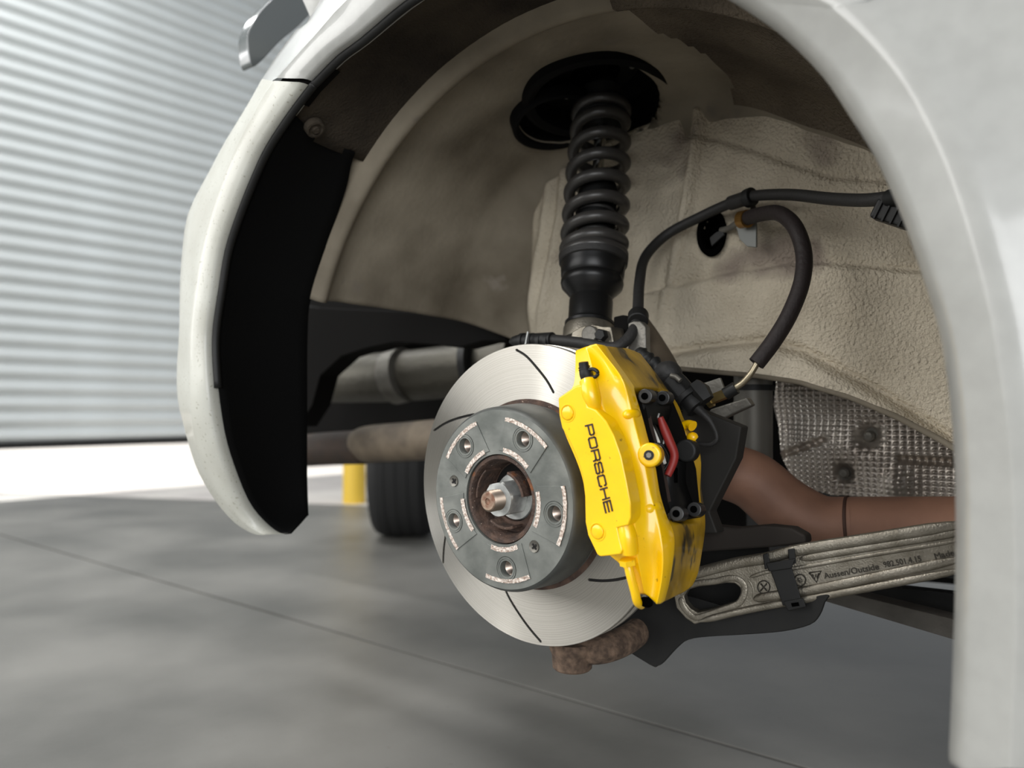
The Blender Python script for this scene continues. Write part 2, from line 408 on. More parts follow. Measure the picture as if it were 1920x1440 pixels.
bum = dense(rows[:seam + 1], 3); qtr = dense(rows[seam + 1:], 3)
# keep the two panels meeting in a narrow gap at the lip and touching further out
for j in range(len(qtr[0])):
    if j > 6: qtr[0][j] = bum[-1][j].copy()
grid('rear_bumper', bum, M_whited, car)['label'] = 'dust-speckled white bumper end with a seam at its top'
grid('quarter_panel', qtr, M_white, car)
# dark sheet behind the panel gap, its colour standing in for gap shadow
bk = [[p + Vector((0, .006, 0)) for p in r[:6]] for r in (bum[-3], bum[-1], qtr[0], qtr[2])]
grid('gap_shade_sheet', bk, M_dark, car)

# black rubber edge strip behind lip, left
vs, fs = tube_data(spline([p + Vector((.004, .010, 0)) for p in lip[6:seam + 8]], 4), .005, 8)
mesh('edge_seal', vs, fs, M_black, car)

# lower black liner (behind bumper)
inn = [(578, 966), (577, 960), (576, 930), (575, 890), (575, 840), (575, 790), (575, 730), (575, 670), (576, 620), (579, 575), (592, 525), (612, 455), (634, 395), (650, 345), (657, 310), (665, 285)]
lo = []
for k in range(16):
    a_ = (lip[k] if k < 13 else (lip[12], lip[13].lerp(lip[12], .35), lip[14].lerp(lip[13], .35), lip[14])[k - 12]) + Vector((.003, .012, 0)); b_ = atcyl(*inn[k], .445)
    lo.append([a_.lerp(b_, t) + Vector((-.012, 0, 0)) * math.sin(math.pi * t) * (0 if k < 2 else 1) for t in (0, .1, .3, .5, .7, .9, 1)] + [b_ + Vector((-.008, .004, 0))])
grid('lower_arch_liner', dense(lo, 3), M_blackm, car, solid=.002)['label'] = 'matt black lower arch liner'
# small specks of light on the liner: clip heads
# upper felt liner: from the seam over the top to the right
lipang = sorted([(ang(p), rr(p)) for p in lip])
up = []
NU = 60
aS0, aS1 = ang(lip[14]) + .06, ang(atcyl(665, 285, .445)) + .025; aE = rad(-8)
for k in range(NU + 1):
    row = []
    for q in range(15):
        t = q / 14; y = -.132 + t * .135; aS = aS0 + (aS1 - aS0) * t; a = aS + (aE - aS) * k / NU
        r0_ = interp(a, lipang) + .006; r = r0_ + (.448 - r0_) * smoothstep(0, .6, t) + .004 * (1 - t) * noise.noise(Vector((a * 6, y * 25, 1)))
        if k == 0: r += .0
        row.append(Vector((ac.x + r * math.cos(a), y, ac.z + r * math.sin(a))))
    up.append(row)
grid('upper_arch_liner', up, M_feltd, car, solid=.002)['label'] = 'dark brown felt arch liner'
for px, py in ((757, 27), (590, 240)):   # round liner fixings
    p = atcyl(px, py, .440); nn = Vector((ac.x - p.x, 0, ac.z - p.z)).normalized()
    lathe('liner_fixing', [(.0001, .0062), (.004, .006), (.0045, .003), (.007, .0025), (.009, .0045), (.0115, .004), (.0125, -.004)], p, nn, M_feltd, car, seg=28)

# inner wheel housing: barrel from y=0 inward, then the inner wall
YW = .31
def barrel(a, y):
    r = interp(y, [(-.02, .456), (-.004, .446), (0, .436), (.006, .431), (.014, .432), (.02, .446), (.05, .45), (.15, .447), (.22, .440), (.26, .436), (.285, .428), (.30, .418), (.312, .40), (.324, .355), (.334, .30)])
    deg = math.degrees(a)
    if y > .298: r = .418 + (r - .418) * smoothstep(35, 80, deg)
    r += .012 * smoothstep(60, 100, deg) * smoothstep(.08, .2, y) * (1 - smoothstep(125, 150, deg))
    r += .006 * noise.noise(Vector((a * 4, y * 14, 3))) * smoothstep(.02, .06, y)
    if deg < 75: r += (-.010) * smoothstep(.05, .15, y) * smoothstep(75, 60, deg)
    return Vector((ac.x + r * math.cos(a), y, ac.z + r * math.sin(a)))
ys = [-.02, -.012, -.004, 0, .003, .006, .010, .014, .017, .02, .03] + [.03 + .01 * k for k in range(1, 23)] + [.258, .266, .274, .282, .29, .296, .302, .308, .314, .319, .324, .329, .334]
HC1, HC2 = atcyl(1122, 180, .447), atcyl(1044, 222, .447)
aL = rad(158.5); bar = []
for k in range(201):
    a = aL + (rad(-14) - aL) * k / 200
    row = [barrel(a, y) for y in ys]
    for q_ in range(len(row)):
        for H_, R0 in ((HC1, .080), (HC2, .052)):
            d_ = row[q_] - H_; e_ = Vector((d_.x, d_.y / 1.22, d_.z)).length
            if abs(e_ - R0) < .0065:
                f_ = R0 / e_; p_ = H_ + d_ * f_; a_ = math.atan2(p_.z - ac.z, p_.x - ac.x); row[q_] = barrel(a_, p_.y)
    bar.append(row)
HC1, HC2 = atcyl(1122, 180, .447), atcyl(1044, 222, .447)
def inmount(i, j):
    c = (bar[i][j] + bar[i + 1][j + 1] + bar[i + 1][j] + bar[i][j + 1]) / 4
    def el(h): q = c - h; q.y /= 1.22; return q.length
    return el(HC1) < .0795 or el(HC2) < .0515
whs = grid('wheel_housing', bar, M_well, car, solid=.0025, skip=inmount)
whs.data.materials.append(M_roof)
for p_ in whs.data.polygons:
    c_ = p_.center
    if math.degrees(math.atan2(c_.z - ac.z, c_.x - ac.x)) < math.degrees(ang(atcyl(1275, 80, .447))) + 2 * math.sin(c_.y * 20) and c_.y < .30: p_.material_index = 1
whs['label'] = 'dusty beige steel wheel housing barrel'
# rib on the left: second bead line following the first, as the photo shows
ct = [(at(x, y, Y=YW).x, at(x, y, Y=YW).z) for x, y in ((900, 588), (950, 592), (1010, 640), (1100, 690), (1200, 700), (1290, 692), (1440, 706), (1520, 718), (1610, 745), (1700, 782), (1790, 830), (1860, 870))]
cr = [[(at(x, y, Y=YW).x, at(x, y, Y=YW).z) for x, y in c] for c in (
    ((1250, 665), (1330, 652), (1440, 640), (1520, 660), (1600, 702), (1700, 760), (1790, 818)),
    ((1190, 553), (1290, 532), (1380, 512), (1480, 497), (1560, 497), (1740, 512)),
    ((1280, 255), (1340, 262), (1420, 285), (1500, 315), (1560, 335), (1700, 345)))]
def wally(X, Z):
    y = YW - .012 * smoothstep(-.05, .2, X) + .035 * smoothstep(-.225, -.275, X)
    z1 = interp(X, cr[0]); z2 = interp(X, cr[1]); z3 = interp(X, cr[2])
    if X > cr[0][0][0]: y += -.022 * smoothstep(.004, -.016, Z - z1) + .011 * math.exp(-((Z - z1) / .005) ** 2)
    if X > cr[1][0][0]: y += -.010 * smoothstep(.006, -.006, Z - z2) * smoothstep(cr[1][0][0], cr[1][0][0] + .03, X) + .007 * math.exp(-((Z - z2) / .004) ** 2)
    if X > cr[2][0][0]: y += .008 * smoothstep(-.006, .008, Z - z3) + .006 * math.exp(-((Z - z3) / .005) ** 2)
    for px, w in ((1010, .012), (1035, .009), (1275, .008)):     # vertical folds beside the strut
        xc = at(px, 430, Y=YW).x + .03 * math.sin((Z - .8) * 9)
        y += -.014 * math.exp(-((X - xc) / w) ** 2) * smoothstep(.66, .76, Z)
    y += .007 * noise.noise(Vector((X * 9, 2, Z * 9))) + .0025 * noise.noise(Vector((X * 34, 5, Z * 22)))
    return y
hc = at(1341, 440, Y=YW - .004)
wall = []
NX, NZ = 150, 84
for i in range(NX + 1):
    X = -.275 + (.385 + .275) * i / NX
    zb = interp(X, ct); zt = ac.z + math.sqrt(max(.0004, max(.421 ** 2, 0) - (X - ac.x) ** 2))
    zt = max(zt, zb + .004)
    wall.append([Vector((X, wally(X, zb + (zt - zb) * k / NZ), zb + (zt - zb) * k / NZ)) for k in range(NZ + 1)])
def inhole(i, j):
    c = (wall[i][j] + wall[i + 1][j + 1]) / 2
    return ((c.x - hc.x) / .0168) ** 2 + ((c.z - hc.z) / .0255) ** 2 < 1
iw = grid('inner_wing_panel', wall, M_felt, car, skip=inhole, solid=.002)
iw['label'] = 'beige felt-coated inner wing with pressed creases'
lathe('wall_opening', [(.0165, .001), (.0175, -.0015), (.024, -.002), (.0245, .002), (.018, .004), (.018, .03), (.0001, .03)], (0, 0, 0), (0, 1, 0), M_void, car, seg=28, cap=False)
wo = D.objects['wall_opening']; wo.data.transform(Matrix.Translation(Vector((hc.x, YW - .016, hc.z))) @ Matrix.Diagonal((.86, 1, 1.3, 1)))
box('wing_blocker', (0, .375, 1.0), (1.2, .01, .5), M_dark, car, bevel=0)  # added dark sheet stopping light leaks behind the wing panel
box('arch_blocker', (.1, .12, 1.12), (.7, .5, .01), M_dark, car, bevel=0)  # added dark sheet stopping light leaks above the arch
# rolled lower flange
fp = [Vector((interp(x / 100, [(0, 0)]) if 0 else X, wally(X, interp(X, ct)) + .001, interp(X, ct))) for X in [(-.02 + .40 * k / 30) for k in range(31)] for x in (0,)]
tube('rolled_flange', fp, .0035, M_well, car, n=2, seg=10)
# bumper beam end and undertray, plus dark panels added to block light
bb0, bb1 = at(560, 622, Y=.34), at(951, 620, Y=.34)
zt_, zb_ = at(760, 582, Y=.34).z, at(760, 652, Y=.34).z
pts = [(at(x, y, Y=.34).x, at(x, y, Y=.34).z) for x, y in ((520, 560), (580, 576), (770, 584), (951, 602), (950, 640), (905, 640), (860, 652), (800, 645), (740, 642), (690, 652), (640, 668), (600, 705), (585, 760), (560, 800), (470, 800))]
plate('bumper_beam', pts, [], (Vector((0, .34, 0)), EX, EZ, -EY), .05, M_dark, car, bevel=.003)['label'] = 'black bumper beam end'
zfl = at(1650, 1088, Y=.62).z
box('floor_blocker', (.2, 1.25, .80), (3.4, 1.2, .012), M_dark, car, bevel=0)  # added dark sheet blocking light beneath the body
def quadpanel(name, pts, Y, m, t=.01):
    return plate(name, [(at(x, y, Y=Y).x, at(x, y, Y=Y).z) for x, y in pts], [], (Vector((0, Y, 0)), EX, EZ, -EY), t, m, car)
quadpanel('rear_blocker', [(520, 500), (1000, 500), (1900, 500), (1900, 1106), (1560, 1075), (1300, 1150), (1000, 1110), (820, 862), (560, 876), (520, 860)], .95, M_dark)  # added dark sheet closing off light behind the wheel well
quadpanel('undertray', [(1400, 900), (1900, 900), (1900, 1085), (1790, 1085), (1740, 1078), (1650, 1070), (1560, 1060), (1400, 1040)], .58, M_black)
box('top_blocker', (.65, .85, 1.20), (1.9, 1.7, .01), M_dark, car, bevel=0)  # added dark sheet blocking light from above

# rear spoiler tip above the bumper corner
sp = thing('spoiler', 'glossy grey spoiler tip, blurred, jutting out left of the arch top', 'spoiler', loc=at(560, 60, X=-.62))
SX = -.62
spp = spline([(at(x, y, X=SX).y, at(x, y, X=SX).z, 0) for x, y in ((458, 75), (461, 110), (468, 127), (484, 118), (520, 80), (556, 50), (585, 15), (592, -30), (550, -45), (515, -8), (482, 25), (462, 58), (458, 75))], 5)[:-1]
o = plate('end_plate', [(p.x, p.y) for p in spp], [], (Vector((SX + .01, 0, 0)), EY, EZ, EX), .03, M_gloss, sp, bevel=.007)
o = tube('support_stem', [at(592, 20, X=-.615), at(606, -12, X=-.60), at(622, -60, X=-.58)], .012, M_black, sp, n=6)

# ------------------------------------------------------------------ muffler side, left
mf = thing('muffler', 'dark muffler wrapped in dimpled heat shield, behind the disc on the left', 'muffler', loc=at(760, 700, Y=.55))
def tubepx(name, pl, r, m, par, **k): return tube(name, [at(x, y, Y=Y) for x, y, Y in pl], r, m, par, **k)
tubepx('shell', [(600, 712, .60), (760, 705, .62), (905, 690, .66), (960, 686, .68)], .062, M_foil if 0 else mat('dim_heat_shield', (80, 77, 69), .5, .6, bump=1, bscale=60), mf, n=6, seg=40)
tubepx('clamp_band', [(738, 708, .60), (762, 702, .605)], .066, M_castd, mf, n=1, seg=40)
tubepx('clamp_band', [(880, 690, .62), (892, 688, .625)], .067, M_black, mf, n=1, seg=40)
ep = thing('exhaust_pipe', 'fat dull brown exhaust pipe low on the left, behind the disc', 'pipe', loc=at(700, 830, Y=.42))
tubepx('dark_section', [(560, 846, .50), (600, 842, .50), (684, 838, .50)], .040, mat('sooty_pipe', (44, 36, 30), .7, .2, col2=(58, 44, 34), nscale=20), ep, n=4, seg=32)
tubepx('sleeve', [(672, 838, .50), (690, 833, .50), (760, 828, .50), (850, 822, .50)], [.037, .0425, .043, .043], M_brown, ep, n=4, seg=32)

# ------------------------------------------------------------------ tyre and bollard
ty = thing('tyre', 'black tyre standing on the floor under the car, past the disc', 'tyre', loc=(0, 0, 0))
tl, trr = at(706, 1003, Z=0), at(706, 1003, Z=0)
tcn = Vector((-1.91, 1.98, 0))
RT, WT = .325, .27
tw = Vector((math.cos(rad(40)), math.sin(rad(40)), 0))        # axle direction
e0 = at(706, 1003, Z=0) + (Fv.xy.to_3d().normalized()) * .0
tc_ = e0 + tw * WT / 2; tc_.z = RT + .002
ty.location = tc_.xy.to_3d()
prof = [(.20, -.10), (.235, -.125), (.27, -.135), (.30, -.132), (.316, -.118), (.3235, -.09), (.325, -.05), (.325, .05), (.3235, .09), (.316, .118), (.30, .132), (.27, .135), (.235, .125), (.20, .10), (.195, 0), (.20, -.10)]
lathe('casing', prof, tc_, tw, M_tyre, ty, seg=64, cap=False)
for hh in (-.075, -.025, .025, .075):
    lathe('tread_ring', [(.3238, hh - .018), (.3275, hh - .017), (.3275, hh + .017), (.3238, hh + .018)], tc_, tw, M_tyre, ty, seg=64, cap=False)
lathe('wheel_rim', [(.2, -.09), (.19, -.085), (.185, 0), (.19, .085), (.2, .09)], tc_, tw, M_castd, ty, seg=48, cap=False)
b0 = at(664, 944, Z=0)
rb = 21 / 1450 * (b0 - CAM).dot(Fv)
bo = lathe('bollard', [(rb, 0), (rb, .95), (rb * .9, 1.0), (rb * .6, 1.04), (rb * .1, 1.06)], b0, EZ, M_boll, None, seg=32)
tag(bo, 'yellow painted bollard far off by the doorway, left of the tyre', 'bollard')

# ------------------------------------------------------------------ brake disc (wheel frame)
dk = thing('brake_disc', 'slotted steel brake disc with grey hat, held by five bolt holes', 'brake disc', mw=WM)
RD, RI = .165, .101
FRW = (Vector((0, 0, 0)), EX, EZ, -EY)
slots = [((968, 656), (987, 668), (1007, 690), (1025, 713), (1038, 736)), ((814, 807), (832, 795), (850, 787), (870, 781), (889, 777)),
         ((831, 1055), (831.5, 1038), (833, 1022), (836, 1000)), ((944, 1098), (957, 1125), (978, 1158), (996, 1182), (1014, 1203)),
         ((1104, 1087), (1130, 1089), (1155, 1087), (1179, 1082)), ]
holes = []
def ribbon(pts, w):                     # closed outline with round ends
    P = [Vector((p[0], p[1])) for p in pts]; l = []; r = []
    for i, p in enumerate(P):
        t = (P[min(i + 1, len(P) - 1)] - P[max(i - 1, 0)]).normalized(); n_ = Vector((-t.y, t.x)); l.append(p + n_ * w); r.append(p - n_ * w)
    t0 = (P[0] - P[1]).normalized(); t1 = (P[-1] - P[-2]).normalized()
    return [tuple(q) for q in l] + [tuple(P[-1] + t1 * w)] + [tuple(q) for q in reversed(r)] + [tuple(P[0] + t0 * w)]
for s in slots:
    q = spline([(atw(x, y, 0).x, atw(x, y, 0).z, 0) for x, y in s], 4)
    holes.append(ribbon([(p.x, p.y) for p in q], .0015))
# hidden slot behind the caliper, keeps the pattern going round
N = 128
inner = circ((0, 0), RI, N)
plate('friction_ring', circ((0, 0), RD - .0006, N), holes + [inner], FRW, .006, M_disc, dk, local=True)
lathe('rim', [(RD - .0008, 0.0001), (RD, .001), (RD, .006), (RD - .003, .0075), (RD - .003, .0165), (RD, .018), (RD, .024), (RI, .024), (RI, .0065), (RD - .003, .0063)], (0, 0, 0), EY, mat('machined_rim_steel', (176, 172, 164), .4, .9), dk, seg=N, cap=False, local=True)
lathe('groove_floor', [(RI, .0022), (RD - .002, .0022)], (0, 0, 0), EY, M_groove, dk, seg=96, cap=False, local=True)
vn = []
for k in range(72):
    a = 2 * math.pi * k / 72
    vn.append(box_data((.15 * math.cos(a), .012, .15 * math.sin(a)), Vector((math.cos(a), 0, math.sin(a))), EY, Vector((-math.sin(a), 0, math.cos(a))), .024, .010, .003))
mesh('cooling_vanes', *join_data(vn), M_groove, dk, smooth=False, local=True)['kind'] = 'stuff'
# hat
lathe('hat_side', [(RI + .002, .004), (RI - .001, .001), (RI - .003, -.002), (.1000, -.008), (.0985, -.030), (.0975, -.044), (.0955, -.0478), (.0935, -.0492)], (0, 0, 0), EY, M_hatside, dk, seg=N, cap=False, local=True)
lathe('rust_ring', [(RI + .0035, -.0003), (RI + .001, -.0006), (RI - .0035, -.0008)], (0, 0, 0), EY, M_rust, dk, seg=N, cap=False, local=True)
lug_px = [(871, 835), (983, 817.5), (1040, 964), (949, 1059.5), (852.5, 976)]
HF = -.050
lugs = [atw(x, y, HF) for x, y in lug_px]
phs = [math.atan2(p.z, p.x) for p in lugs]
base = sum([(phs[i] - phs[0] + 4 * math.pi) % (2 * math.pi) for i in range(5)]) if 0 else phs[0]
PCR = sum(math.hypot(p.x, p.z) for p in lugs) / 5
lugc = [(PCR * math.cos(a), PCR * math.sin(a)) for a in phs]
scr_px = [(850.5, 902), (1001, 1025)]
scr = [atw(x, y, HF) for x, y in scr_px]
RH = .0475
hf_holes = [circ((0, 0), RH, 64)] + [circ(c, .0088, 28) for c in lugc] + [circ((p.x, p.z), .0064, 20) for p in scr]
plate('hat_face', circ((0, 0), .0938, N), hf_holes, (Vector((0, HF + .0008, 0)), EX, EZ, -EY), .007, M_hat, dk, local=True)
# raised pads round the holes, with scraped bare lands
for (cx_, cz_), a in zip(lugc, phs):
    ol = []
    w0, w1 = rad(27), rad(20.5)
    for k in range(13): b_ = a - w0 + 2 * w0 * k / 12; ol.append((.0515 * math.cos(b_), .0515 * math.sin(b_)))
    for k in range(17): b_ = a + w1 - 2 * w1 * k / 16; ol.append((.0865 * math.cos(b_), .0865 * math.sin(b_)))
    plate('lug_pad', ol, [circ((cx_, cz_), .0128, 32)], (Vector((0, HF - .0002, 0)), EX, EZ, -EY), .002, M_hat, dk, local=True, bevel=.0004)
    lathe('lug_seat', [(.0128, -.0009), (.0126, -.0003), (.0108, -.0003), (.0106, -.0009), (.0103, -.0003), (.0086, -.0003), (.0083, .0002), (.0083, .008)], (cx_, HF, cz_), EY, M_hat, dk, seg=32, cap=False, local=True)
    for r0, r1, wa in ((.0828, .0870, rad(20.5)), (.0500, .0550, rad(20))):
        ol = []; m_ = 22
        for k in range(m_ + 1):
            b_ = a - wa + 2 * wa * k / m_; r_ = r0 + random.uniform(-.0003, .0003); ol.append((r_ * math.cos(b_), r_ * math.sin(b_)))
        for k in range(m_ + 1):
            b_ = a + wa - 2 * wa * k / m_; r_ = r1 + random.uniform(-.0002, .0003); ol.append((r_ * math.cos(b_), r_ * math.sin(b_)))
        # leave the counterbore free
        cut = [p for p in ol if math.hypot(p[0] - cx_, p[1] - cz_) > .0]
        plate('scraped_land', cut, [], (Vector((0, HF - .00055, 0)), EX, EZ, -EY), .0006, M_bare, dk, local=True)
for p in scr:
    sc_ = lathe('countersunk_screw', [(.0001, .0012), (.0028, .0010), (.0052, .0002), (.0060, -.0004), (.0062, .002), (.0062, .004)], (p.x, HF, p.z), EY, M_castd, dk, seg=24, cap=False, local=True)
    a_ = rad(40)
    vs, fs = join_data([box_data((p.x, HF + .0006, p.z), Vector((math.cos(a_ + q), 0, math.sin(a_ + q))), EY, Vector((-math.sin(a_ + q), 0, math.cos(a_ + q))), .0068, .0012, .0016) for q in (0, math.pi / 2)])
    mesh('cross_recess', vs, fs, M_groove, sc_, smooth=False, local=True)

# ------------------------------------------------------------------ wheel hub
hb = thing('wheel_hub', 'rusty wheel hub with axle stub in the middle of the disc hat', 'wheel hub', mw=WM)
lathe('pilot_ring', [(.0468, .004), (.0468, -.046), (.0460, -.0475), (.0425, -.0475), (.0415, -.0465), (.0405, -.043), (.0400, -.040), (.0385, -.0375), (.0375, -.030), (.037, .0)], (0, 0, 0), EY, M_rust, hb, seg=96, cap=False, local=True)
def arcwall(name, r0, r1, a_0, a_1, y0, y1, m, par, n=24, tilt=0):
    rows = []
    for k in range(n + 1):
        a = rad(a_0 + (a_1 - a_0) * k / n); c, s = math.cos(a), math.sin(a); yy = y0 + tilt * k / n
        rows.append([Vector((r * c, y, r * s)) for r, y in ((r0, y1), (r0, yy + .0005), (r0 + .0006, yy), (r1 - .0006, yy), (r1, yy + .0005), (r1, y1))])
    vs = [p for r in rows for p in r]; fs = []
    for i in range(n):
        for j in range(6):
            x = i * 6 + j; y = i * 6 + (j + 1) % 6; fs.append((x, y, y + 6, x + 6))
    fs += [tuple(range(6)), tuple(n * 6 + j for j in range(6))]
    return mesh(name, vs, fs, m, par, local=True, angle=40)
# lower half face plate of the hub (a half-moon shelf), three standing lips
ol = [(.0405 * math.cos(rad(a)), .0405 * math.sin(rad(a))) for a in range(176, 372, 6)]
il = [(.0265 * math.cos(rad(a)), .0265 * math.sin(rad(a))) for a in range(366, 178, -6)]
plate('hub_shelf', ol + il, [], (Vector((0, -.026, 0)), EX, EZ, -EY), .006, M_rust, hb, local=True, bevel=.001)
arcwall('hub_lip', .0275, .0305, 8, 72, -.047, -.020, M_rust, hb)
arcwall('hub_lip', .0355, .0375, 128, 182, -.045, -.020, M_rust, hb)
arcwall('hub_lip', .0300, .0330, 232, 292, -.043, -.022, M_rust, hb)
lathe('hub_floor', [(.038, -.012), (.028, -.010), (.0001, -.010)], (0, 0, 0), EY, M_void if 0 else mat('black_hub_floor', (22, 20, 19), .6, .3), hb, seg=48, cap=False, local=True)  # hub floor coloured near black
lathe('washer', [(.012, -.0225), (.0125, -.0245), (.0245, -.0250), (.0255, -.0235), (.0255, -.017), (.02, -.012)], (0, 0, 0), EY, M_steel, hb, seg=48, cap=False, local=True)
def hexnut(name, r, y0, y1, m, par, ph=0, c=(0, 0), bore=.0):
    rows = []; 
    vs = []; fs = []; seg = 48
    def hx(a, R): 
        q = (a - ph) % (math.pi / 3) - math.pi / 6; return R * math.cos(math.pi / 6) / math.cos(q)
    prof = [(bore, y0 + .001), (bore + .0002, y0), ('c', y0), ('h', y0 + .0022), ('h', y1 - .001), ('c', y1), (bore, y1)]
    for t, y in prof:
        for k in range(seg):
            a = 2 * math.pi * k / seg
            if t == 'h': R = hx(a, r)
            elif t == 'c': R = min(hx(a, r), r * .885)
            else: R = max(t, 1e-5)
            vs.append((c[0] + R * math.cos(a), y, c[1] + R * math.sin(a)))
    for i in range(len(prof) - 1):
        for k in range(seg): a = i * seg + k; b = i * seg + (k + 1) % seg; fs.append((a, b, b + seg, a + seg))
    return mesh(name, vs, fs, m, par, local=True, angle=20)
hexnut('hub_nut', .0200, -.0520, -.0250, M_steel, hb, ph=rad(12), bore=.0105)
thr = [(.0001, -.0665), (.0035, -.0668), (.0040, -.0675), (.0090, -.0680), (.0104, -.0668)]
y = -.0662
while y < -.050: thr += [(.0112, y), (.0104, y + .0007)]; y += .0014
thr += [(.0112, -.048), (.0112, -.02)]
lathe('axle_stub', thr, (0, 0, 0), EY, M_thread, hb, seg=40, cap=False, local=True)
lathe('stub_end', [(.0001, -.0668), (.0030, -.0672), (.0036, -.0686), (.0088, -.0688), (.0098, -.0676)], (0, 0, 0), EY, mat('rust_tinted_steel', (158, 138, 120), .5, .5, col2=(126, 92, 74), nscale=200), hb, seg=40, cap=False, local=True)
for (cx_, cz_) in lugc:                  # threaded bores seen through the lug holes
    pr = []; y = HF + .008
    pr = [(.0094, y - .001), (.0082, y)]
    for k in range(12): pr += [(.0074, y + .0006), (.0066, y + .0013)]; y += .0015
    pr += [(.0001, y + .004)]
    lathe('threaded_bore', pr, (cx_, 0, cz_), EY, mat('bright_thread_steel', (150, 136, 126), .3, 1), hb, seg=28, cap=False, local=True)
lathe('hub_flange', [(.036, -.014), (.088, -.014), (.088, .0), (.036, .0)], (0, 0, 0), EY, M_rust, hb, seg=48, cap=False, local=True)

# ------------------------------------------------------------------ caliper (wheel frame)
cl = thing('brake_caliper', 'yellow enamelled brake caliper with brown lettering, gripping the disc', 'brake caliper', mw=WM)
R_ = [  # b, c, e, f, g, h   (px, py, y)
 [(1079, 657, -.045), (1098, 650, -.050), (1117, 644, -.050), (1135, 647, -.035), (1178, 653, .035), (1200, 661, .058)],
 [(1079, 680, -.050), (1108, 678, -.058), (1134, 666, -.051), (1150, 672, -.035), (1205, 677, .037), (1222, 689, .058)],
 [(1078, 705, -.055), (1114, 704, -.062), (1152, 688, -.052), (1171, 700, -.034), (1226, 704, .040), (1238, 709, .058)],
 [(1076, 728, -.058), (1120, 728, -.064), (1170, 712, -.051), (1189, 726, -.030), (1241, 729, .044), (1250, 727, .058)],
 [(1050, 755, -.060), (1130, 768, -.065), (1180, 750, -.046), (1195, 750, -.029), (1260, 752, .044), (1277, 764, .060)],
 [(1052, 800, -.060), (1152, 812, -.065), (1190, 795, -.048), (1207, 785, -.029), (1268, 778, .044), (1280, 785, .060)],
 [(1068, 835, -.060), (1166, 850, -.065), (1202, 840, -.049), (1216, 824, -.029), (1288, 812, .044), (1304, 817, .060)],
 [(1092, 890, -.060), (1179, 892, -.065), (1212, 882, -.047), (1232, 876, -.028), (1300, 860, .044), (1319, 862, .060)],
 [(1098, 935, -.060), (1186, 940, -.065), (1219, 926, -.047), (1236, 925, -.028), (1300, 900, .044), (1312, 903, .060)],
 [(1099, 975, -.060), (1190, 978, -.065), (1232, 962, -.047), (1256, 982, -.028), (1315, 982, .042), (1324, 962, .058)],
 [(1108, 1012, -.060), (1192, 1015, -.064), (1240, 1008, -.050), (1266, 1005, -.030), (1312, 1005, .038), (1323, 1002, .055)],
 [(1140, 1040, -.060), (1194, 1042, -.062), (1244, 1050, -.052), (1262, 1052, -.036), (1305, 1045, .036), (1314, 1050, .052)],
 [(1176, 1066, -.056), (1202, 1075, -.060), (1240, 1095, -.052), (1254, 1098, -.036), (1298, 1082, .034), (1311, 1076, .050)],
 [(1190, 1112, -.050), (1208, 1112, -.056), (1231, 1134, -.050), (1244, 1131, -.036), (1284, 1110, .030), (1297, 1101, .046)],
]
cal = []
for ri, r in enumerate(R_):
    vd = (.001, .010, .013, .004, .004, .004, .004, .004, .004, .004, .003, .011, .014, .004)[ri]
    b, c, e, f, g, h = [atw(*q) for q in r]
    rad_in = Vector((-b.x, 0, -b.z)).normalized()
    a = Vector((b.x, -.013, b.z)) + Vector((.002, 0, 0))
    i1 = Vector((h.x, .036, h.z)) + Vector((-h.x, 0, -h.z)).normalized() * .034
    i0 = h + Vector((-h.x, 0, -h.z)).normalized() * .034 + Vector((0, .0, 0))
    fi = f + Vector((-f.x, 0, -f.z)).normalized() * .012; gi = g + Vector((-g.x, 0, -g.z)).normalized() * .012
    cal.append([a, b, b.lerp(c, .06), b.lerp(c, .5) , c.lerp(b, .06), c, c.lerp(e, .55) + Vector((-.002, vd, 0)), e, e.lerp(f, .55) + Vector((.001, -.001, 0)), f, g, g.lerp(h, .5), h, i0, i1])
NR = len(cal)
vsx = [p for r in cal for p in r]; nC = len(cal[0]); fsx = []
for i in range(NR - 1):
    for j in range(nC - 1):
        if j == 9 and 3 <= i < 9: continue
        a = i * nC + j; fsx.append((a, a + 1, a + 1 + nC, a + nC))
# window walls turned inward
wi = {}
def addv(p): vsx.append(p); return len(vsx) - 1
cF = [addv(cal[i][9] + Vector((-cal[i][9].x, 0, -cal[i][9].z)).normalized() * .016) for i in range(3, 10)]
cG = [addv(cal[i][10] + Vector((-cal[i][10].x, 0, -cal[i][10].z)).normalized() * .016) for i in range(3, 10)]
for k in range(6):
    i = 3 + k
    fsx.append((i * nC + 9, (i + 1) * nC + 9, cF[k + 1], cF[k])); fsx.append(((i + 1) * nC + 10, i * nC + 10, cG[k], cG[k + 1]))
for k, i in ((0, 3), (6, 9)): fsx.append((i * nC + 9, i * nC + 10, cG[k], cF[k]))
